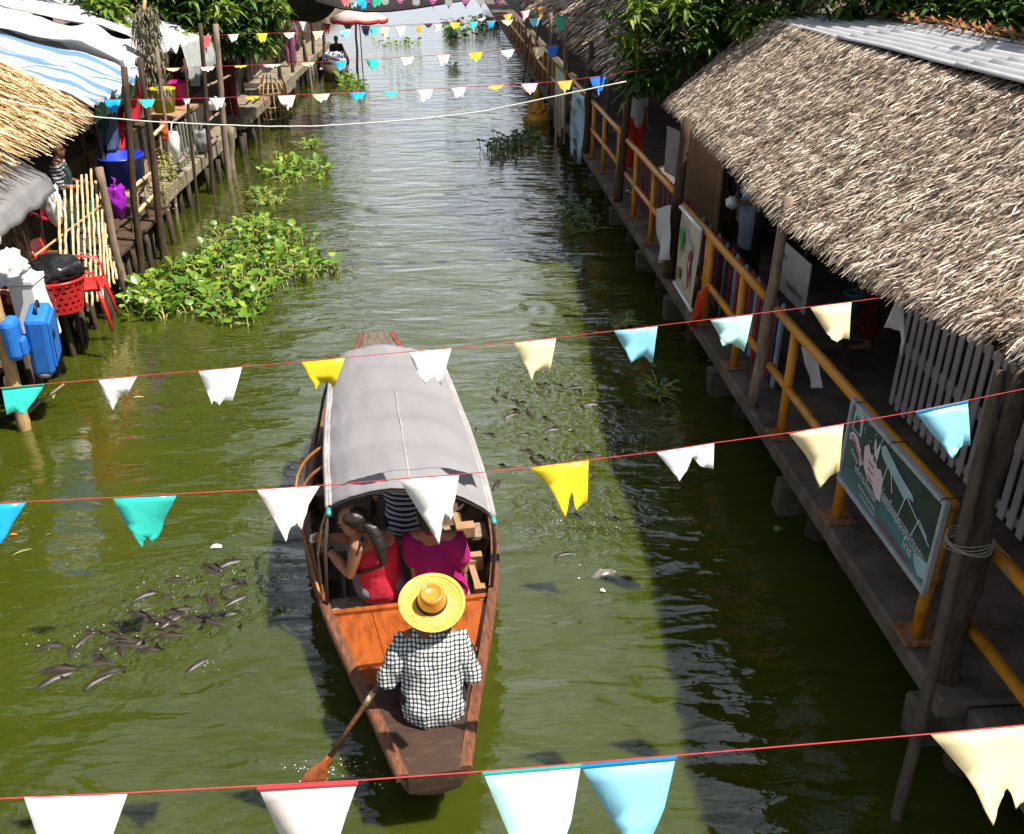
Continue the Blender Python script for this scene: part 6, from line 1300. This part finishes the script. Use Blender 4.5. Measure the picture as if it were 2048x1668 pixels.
flat('inset_photo', pr_w, sg, [(.06, .60), (.20, .60), (.20, .45), (.06, .45)], .002); flat('inset_photo_image', pr_blue, sg, [(.07, .59), (.19, .59), (.19, .46), (.07, .46)], .0035); flat('inset_figures', pr_dk, sg, [(.08, .46), (.085, .54), (.10, .57), (.11, .52), (.13, .58), (.145, .53), (.16, .56), (.175, .50), (.18, .46)], .005)
rs = random.Random(5)
for k in range(16): x, y = rs.uniform(.22, .5), rs.uniform(.46, .60); s_ = rs.uniform(.004, .012); flat('light_fleck_print', pr_w, sg, [(x, y), (x + s_, y + s_ * .6), (x + s_ * .5, y + s_ * 2)], .002)
wire = mat('black_wire', (.015, .013, .012), None, 5, .5)
for x in (.06, .62, 1.28):
    mb = MB(); mb.tube([(x, SH - .02, .016), (x + .01, SH + .01, .012), (x, SH + .005, -.06 - .045), (x + .005, SH - .085, -.062), (x, SH - .05, .01)], .004, 5); mb.build('wire_tie', wire, sg, True)

# ------------------------------------------------------------------ banners and cloths on the railing
cream_cl = mat('cream_canvas', (.50, .46, .38), (.42, .385, .32), 4, .85, .004)
bn = thing('painted_banner', 'cream canvas banner with a green and a red painted shape on the yellow rail', 'banner'); face_left(bn, (2.70, 10.62, .76))
mb = MB(); Wb, Hb = .93, .93
P = [[(u * Wb + .015 * math.sin(v * 5), v * Hb, .012 * math.sin(u * 7 + v * 4) + .03 * (1 - v) * u) for u in [i / 12 for i in range(13)]] for v in [j / 14 for j in range(15)]]; mb.grid(P); mb.build('canvas', cream_cl, bn, True, solid=.003)
for v in (0, 1): mb = MB(); mb.tube([(-.03, v * Hb, .015), (Wb + .03, v * Hb, .015 + .02 * (1 - v))], .022, 8); mb.build('rod', white_cl, bn, True)
def drape(pts): return [(x * Wb, y * Hb) for x, y in pts]
pg = mat('paint_green', (.04, .25, .05), (.05, .32, .07), 8, .6); prd = mat('paint_red', (.36, .02, .06), (.28, .015, .05), 8, .6); pbl = mat('paint_blue', (.10, .18, .34), (.16, .24, .38), 8, .6)
flat('green_shape', pg, bn, drape([(.14, .78), (.20, .82), (.28, .74), (.29, .62), (.24, .55), (.22, .46), (.24, .38), (.19, .46), (.14, .58), (.12, .68)]), .032, .003)
flat('red_shape', prd, bn, drape([(.72, .66), (.80, .70), (.84, .62), (.80, .52), (.82, .40), (.78, .22), (.72, .16), (.70, .30), (.66, .42), (.68, .56)]), .046, .003); flat('white_highlight', cream_cl, bn, drape([(.74, .54), (.78, .52), (.76, .40), (.72, .44)]), .0475, .002)
lettering('ตลาดน้ำคลอง', .11, pbl, bn, .18 * Wb, .88 * Hb, .038, -.30, .64); flat('brown_patch', rust, bn, drape([(.16, .28), (.30, .30), (.32, .16), (.18, .14)]), .034, .002)
for k, (x, y) in enumerate(((.44, .68), (.40, .54), (.50, .50), (.46, .56), (.48, .12), (.56, .10))): flat('brush_mark', pr_dk, bn, drape([(x, y), (x + .04, y + .01), (x + .03, y + .05)]), .036, .002)
bb = thing('hanging_banner', 'pale blue cloth banner hanging beyond the red trousers', 'banner'); face_left(bb, (2.68, 20.75, .35)); Wb2, Hb2 = 1.55, 1.32
mb = MB(); P = [[(u * Wb2 - .09 * (1 - v) * (1 - u), v * Hb2 - .10 * (1 - v) * (1 - u), .04 * math.sin(u * 9 + v * 3)) for u in [i / 14 for i in range(15)]] for v in [j / 14 for j in range(15)]]; mb.grid(P); mb.build('cloth', mat('pale_blue_cloth', (.36, .52, .66), (.46, .60, .72), 3, .7, .004), bb, True, solid=.004)
lettering('ริมคลอง', .32, pr_teal, bb, .12, .58, .06, -.12, 1.2); lettering('ตลาดน้ำ', .2, pr_teal, bb, .2, .30, .06, -.1, 1.1)
flat('leaf_print', pg, bb, [(.10, .85), (.35, .98), (.65, .92), (.80, .80), (.5, .82), (.3, .86)], .06); flat('corner_print', pg, bb, [(1.3, .0), (1.54, .0), (1.54, .3), (1.42, .12)], .06); flat('swirl_print', pr_teal, bb, [(.9, 1.2), (1.3, 1.1), (1.45, .8), (1.4, 1.15), (1.1, 1.26)], .06)
gb = thing('framed_board', 'tall greenish see-through board on the railing beside the golden statue', 'board'); face_left(gb, (2.66, 24.2, .25))
mb = MB(); mb.box((1.1, .75, 0), (2.2, 1.5, .012)); mb.build('sheet', mat('green_film', (.10, .13, .06), (.22, .24, .15), 2.5, .35, spec=.5), gb)
for x, y, dx, dy in ((1.1, 1.5, 2.26, .05), (1.1, 0, 2.26, .05), (0, .75, .05, 1.45), (2.2, .75, .05, 1.45)): mb = MB(); mb.box((x, y, .0), (dx, dy, .04)); mb.build('frame_strip', wood_grey, gb)
post('bamboo_pole', 'thin bamboo pole leaning beside the greenish board', 'pole', ax(1110, 305, 2.55), ax(1116, 190, 2.62), .028, .022, bamboo, None, .02)
post('bamboo_pole', 'long thin grey pole slanting over the dark water below the pink pennant', 'pole', ax(1046, 166, 2.55), ax(1060, 70, 2.6), .03, .025, wood_grey, None, .02)
white_sh = mat('grey_white_cotton', (.50, .50, .55), (.42, .42, .47), 5, .85, .004)
cloth_panel('hanging_shirt', 'white cloth dangling from the dark post by the coloured slats', 'cloth', (ax(1312, 418, 2.60), ax(1340, 410, 2.60), ax(1334, 520, 2.6), ax(1316, 526, 2.6)), white_sh, .05, 7)
cloth_panel('hanging_cloth', 'orange-red cloth hanging at the near lower corner of the cream banner', 'cloth', (ax(1396, 582, 2.62), ax(1416, 572, 2.62), ax(1394, 640, 2.62), ax(1377, 664, 2.62)), mat('orange_red_cloth', (.55, .05, .012), (.45, .035, .012), 6, .8), .04, 7)
cloth_panel('paper_strip', 'narrow white paper strip hanging inside the yellow railing', 'paper', (ax(1602, 692, 2.95), ax(1634, 715, 2.95), ax(1644, 776, 2.95), ax(1622, 776, 2.95)), white_sh, .015, 3)

# ------------------------------------------------------------------ inside the right stalls
ps = thing('notice_board', 'white notice with small print hanging under the eave right of the vendor', 'sign'); face_left(ps, (3.35, 9.15, 1.28)); mb = MB(); mb.box((.5, .25, 0), (1.0, .5, .012)); mb.build('sheet', mat('notice_white', (.42, .42, .42), None, 4, .7), ps)
lettering('ราคา', .14, pr_dk, ps, .1, .32, .009); lettering('ก๋วยเตี๋ยว ๓๐', .09, pr_dk, ps, .45, .1, .009, 0, .45)
tb = thing('folding_table', 'dark folding table with a lilac cloth in the shade behind the vendor', 'table', (4.35, 12.3, HW))
mb = MB(); mb.box((0, 0, .78), (.8, 1.4, .03)); mb.build('table_top', dark_inside, tb)
for sx in (-1, 1):
    for sy in (-1, 1): mb = MB(); mb.tube([(sx * .35, sy * .62, 0), (sx * .35, sy * .62, .77)], .014, 6); mb.build('leg', white_paint, tb, True)
cloth_panel('table_cloth', 'lilac-grey cloth hanging over the edge of the dark table', 'cloth', ((3.93, 13.0, 1.50), (3.93, 11.6, 1.50), (3.9, 11.7, 1.02), (3.9, 12.7, 1.16)), mat('lilac_cloth', (.22, .22, .30), (.28, .28, .36), 5, .85), .03, 8)
navy_st = line_cloth('navy_pinstripe', (.015, .017, .03), (.55, .55, .58), 20, .26, ('d',)); lt_blue = mat('light_blue_apron', (.26, .34, .42), (.20, .27, .35), 5, .85)
p = Vector((3.62, 10.75, HW)); J, f = stand(p, 1.0, R(112), 'front')
make_person('person', 'vendor in a navy pinstripe shirt and blue apron behind the cream banner', p, J, SKIN_D, (('shirt', navy_st, top_fn(.75, 1.18, .06, .01, .6, 1.3), .006, .012),
    ('apron', lt_blue, lambda mb, J, hs: mb.chain([(J['pel'] + f * .09 + Vector((0, 0, -.42)), (.13, .05)), (J['pel'] + f * .10, (.14, .06)), (J['chest'] + f * .085 + Vector((0, 0, .05)), (.11, .05))], 14, J['side']), .005, .014), ('trousers', dark_cloth, bottom_fn(1.9, 1.2), .006, .016)), f, hair=hair_short, voxel=.011, curl=(1.2, 1.2))
bag('wrapped_food', 'small white wrapped bundle in the hands of the pinstripe vendor', p + f * .36 + Vector((0, 0, 1.06)), .07, white_cl, 21, False, .25, 'food')
p = Vector((3.35, 17.2, HW)); J, f = stand(p, .98, R(-150)); red_tr = mat('red_cotton', (.50, .03, .012), (.42, .024, .012), 5, .85)
make_person('person', 'person in white top and red trousers standing on the right walkway', p, J, SKIN, (('top', white_sh, top_fn(.6, 1.2, .04, .01), .006, .014), ('trousers', red_tr, bottom_fn(1.85, 1.35, .015), .007, .014)), f, hair=hair_short, voxel=.014)
p = Vector((4.3, 8.7, HW)); J, f = stand(p, .95, R(60), 'front'); pl2 = line_cloth('dark_plaid', (.03, .03, .05), (.40, .36, .42), 13, .22, ('x', 'z'))
make_person('person', 'person in dark plaid in the deep shade behind the near railing', p, J, SKIN_D, (('shirt', pl2, top_fn(.6, 1.2, .1, .02), .006, .016), ('skirt', maroon, bottom_fn(1.6, 1.4, .02), .006, .016)), f, hair=hair_short, voxel=.016)
tub('turquoise bottle-shaped jug beside the person in dark plaid', Vector((3.95, 8.45, 1.15)), .06, .08, .24, mat('turquoise_plastic', (.03, .20, .24), None, 4, .35), 'jug', 'jug')

# ------------------------------------------------------------------ golden statue at the water
gold = mat('yellow_gold_paint', (.60, .30, .012), (.48, .22, .01), 6, .32, spec=.6)
st = thing('statue', 'golden yellow seated statue on a round base at the water', 'statue', (2.36, 26.0, 0)); mb = MB()
mb.chain([((0, 0, .28), (.20, .15)), ((0, 0, .48), (.16, .12)), ((0, 0, .60), (.14, .09))], 16, (1, 0, 0)); mb.ball((0, -.01, .76), (.10, .11, .125), 14, 10); mb.ball((0, .01, .89), (.055, .055, .05), 10, 8)
for s_ in (-1, 1):
    mb.chain([((s_ * .08, -.02, .25), .09), ((s_ * .27, -.12, .22), .075), ((-s_ * .02, -.24, .2), .05)], 10); mb.chain([((s_ * .16, 0, .56), .05), ((s_ * .22, -.06, .40), .045), ((s_ * .08, -.2, .32), .035)], 10)
mb.chain([((.28, .02, .25), .05), ((.33, -.02, .40), .045), ((.32, -.04, .5), .035)], 8)
o = link('figure', remesh(mb, 'figure', .018, 3), st); o.data.materials.clear(); o.data.materials.append(gold)
mb = MB(); mb.lathe([(.0, -.2), (.30, -.2), (.34, .0), (.38, .10), (.38, .18), (.32, .22), (.0, .22)], 28); mb.build('base', gold, st, True)

# ------------------------------------------------------------------ far end: moored boat, umbrella, nets, roofs
fb_ = thing('moored_boat', 'small dark boat loaded with goods moored at the far left bank', 'boat', (-4.05, 34.6, 0), R(3))
mb = MB(); P = []
for i in range(17):
    t_ = i / 16; w_ = .48 * math.sin(math.pi * (.12 + .78 * t_)) ** .7; s_ = 5.2 * t_; g_ = .32 + .25 * (2 * t_ - 1) ** 2; P.append([(-w_, s_, g_), (-w_ * .85, s_, .05), (0, s_, -.08), (w_ * .85, s_, .05), (w_, s_, g_)])
mb.grid(P); n0 = len(mb.v); mb.v += P[0]; mb.f.append(tuple(range(n0, n0 + 5))); mb.m.append(0); mb.build('hull', hull_in, fb_, True, solid=.04)
mb = MB(); mb.box((0, .25, .42), (.85, .35, .035)); mb.build('stern_board', white_paint, fb_)
mb = MB(); mb.box((0, 1.2, .36), (.7, .9, .04)); mb.build('deck', wood_grey, fb_)
bag('goods_bundle', 'pile of white and grey goods on the moored boat', (-4.15, 36.4, .55), .34, mat('mixed_goods', (.6, .6, .6), (.05, .07, .10), 6, .6, lo=.45, hi=.52), 31, False, .35, 'goods', (1.1, 1.3, .8))
c = Vector((-4.15, 37.6, .35)); J = dict(pel=c + Vector((0, 0, .15)), chest=c + Vector((0, -.03, .48)), neck=c + Vector((0, -.05, .66)), head=c + Vector((0, -.06, .78)), shL=c + Vector((-.17, -.03, .58)), shR=c + Vector((.17, -.03, .58)), elL=c + Vector((-.24, -.1, .35)), elR=c + Vector((.24, -.1, .35)), wrL=c + Vector((-.1, -.3, .3)), wrR=c + Vector((.1, -.3, .3)), knL=c + Vector((-.15, -.38, .22)), knR=c + Vector((.15, -.38, .22)), anL=c + Vector((-.1, -.35, 0)), anR=c + Vector((.1, -.35, 0)), toeL=c + Vector((-.1, -.5, -.03)), toeR=c + Vector((.1, -.5, -.03)))
make_person('person', 'seated boat vendor in dark clothes on the moored boat', c, J, SKIN_D, (('shirt', dark_cloth, top_fn(.6, 1.15), .006, .02), ('trousers', dark_cloth, bottom_fn(1.8, 1.2), .006, .02)), (0, -1, 0), hair=hair_short, voxel=.02)
um = thing('market_umbrella', 'pale pink market umbrella with a red valance over the moored boat', 'umbrella', (-3.55, 37.5, .3)); uc = ay(718, 34, 37.5) - Vector(um.location)
mb = MB(); P = []; Pv = []
for j in range(25):
    a = 2 * math.pi * j / 24; rr_ = 1.02 * (1 + .05 * math.cos(a * 8)); P.append([uc + Vector((0, 0, .30)), uc + Vector((.5 * rr_ * math.cos(a), .5 * rr_ * math.sin(a), .20)), uc + Vector((rr_ * math.cos(a), rr_ * math.sin(a), -.06 + .03 * math.cos(a * 8)))]); Pv.append([P[-1][2] + Vector((0, 0, -.002)), P[-1][2] * 1 + Vector((0, 0, -.14))])
mb.grid(P); mb.build('canopy', mat('pink_canvas', (.74, .58, .54), (.66, .50, .46), 4, .8, transl=.25), um, True, solid=.006)
mb = MB(); mb.grid(Pv); mb.build('valance', mat('red_canvas', (.48, .05, .05), None, 4, .8, transl=.2), um, True, solid=.004)
mb = MB(); mb.tube([Vector((uc.x, uc.y, -.6)), uc + Vector((0, 0, .32))], .022, 7); mb.build('pole', wood_grey, um, True)
net = mat('black_net', (.022, .018, .017), (.05, .042, .038), 14, .9, .01, transl=.2)
t = thing('sagging_net', 'dark round net bag sagging at the top left of centre', 'net', ay(612, 33, 27)); o0 = Vector(t.location); R_ = (ay(680, 0, 27) - ay(544, 0, 27)).length / 2; c0 = ay(612, 0, 27) - o0
mb = MB(); P = [[c0 + Vector((R_ * math.cos(q) * math.cos(a), R_ * .7 * math.cos(q) * math.sin(a), -.56 * math.sin(q) + .25 * (1 - math.sin(q)))) for a in [i * math.pi / 16 for i in range(32)]] for q in [0, .2, .45, .7, .95, 1.2, 1.4, 1.55]]; mb.grid(P, wrap=True); mb.build('mesh_bag', net, t, True, solid=.02)
mb = MB(); mb.tube([P[0][i] for i in range(32)], .03, 6, closed=True); mb.build('hoop', wood_dark, t, True)
for i in (0, 11, 21): mb = MB(); mb.tube([P[0][i], c0 + Vector((0, 0, 2.2))], .012, 5); mb.build('cord', wire, t, True)
t = thing('shade_net', 'long black shade net sagging across the canal at the top', 'net', ay(760, 24, 25)); o0 = Vector(t.location); top_ = [ay(u, v, 25.0) - o0 for u, v in ((630, 4), (680, 16), (730, 23), (780, 22), (830, 16), (880, 8), (940, -2))]
mb = MB(); mb.grid([[p for p in top_], [p + Vector((0, .9, .30)) for p in top_], [p + Vector((0, 2.2, .85)) for p in top_]]); mb.build('netting', net, t, True, solid=.01)
mb = MB(); mb.tube(top_, .03, 6); mb.build('edge_rope', wire, t, True)
bunting_row('short cluster of large coloured pennants above the black shade net', 24.2, [(660, -8), (680, -4), (720, 0), (770, -2), (800, -6)], [('red', 679, 701, 18), ('sky', 698, 716, 20), ('blue', 712, 736, 22), ('green', 738, 764, 17)])
def small_roof(name, label, x0, x1, y0, y1, z0, z1, n, mt):
    thatch_roof(name, label, lambda y: Vector((x0 + .05 * n3((y, 1, 1)), y, z0)), lambda y: Vector((x1, y, z1)), y0, y1, n, mt, thatch_dark, (.4, .7), .035, .08)
small_roof('thatched_roof', 'small far thatch roof behind the yellow pennant on the left', -5.0, -7.4, 26.4, 30.0, 2.75, 3.9, 1800, thatch_tan)
mb = MB(); mb.grid([[(0, y, .02 * math.sin(y * 9)) for y in [i * .25 for i in range(25)]], [(-2.6, y, 1.1 + .02 * math.sin(y * 9)) for y in [i * .25 for i in range(25)]]]); o = mb.build('sheet_roof', mat('grey_sheet', (.20, .19, .19), (.12, .11, .11), 5, .8, .01), None, True, solid=.03); o.location = (-4.85, 32.5, 2.35); tag(o, 'dark grey sheet roof sloping down at the far left bank', 'roof')
# bamboo fish trap hanging at the left slab end
t = thing('fish_trap', 'upright bamboo fish trap standing in the water before the stone block', 'fish trap', (-4.75, 26.6, -.1)); n_ = 16
for i in range(n_):
    a = 2 * math.pi * i / n_; x, y = .36 * math.cos(a), .75 * math.sin(a); mb = MB(); mb.tube([(x * .8, y * .8, 0), (x, y, .5), (x * .95, y * .95, 1.0), (x * .7, y * .7, 1.25 + rnd(-.1, .1))], .016, 5); mb.build('rib', bamboo, t, True)
for zz, k in ((.3, .93), (.6, 1.0), (.95, .97)): mb = MB(); mb.tube([(.37 * k * math.cos(a), .77 * k * math.sin(a), zz) for a in [i * math.pi / 10 for i in range(20)]], .012, 5, closed=True); mb.build('hoop', bamboo, t, True)
bpy.data.scenes.remove(WORK)
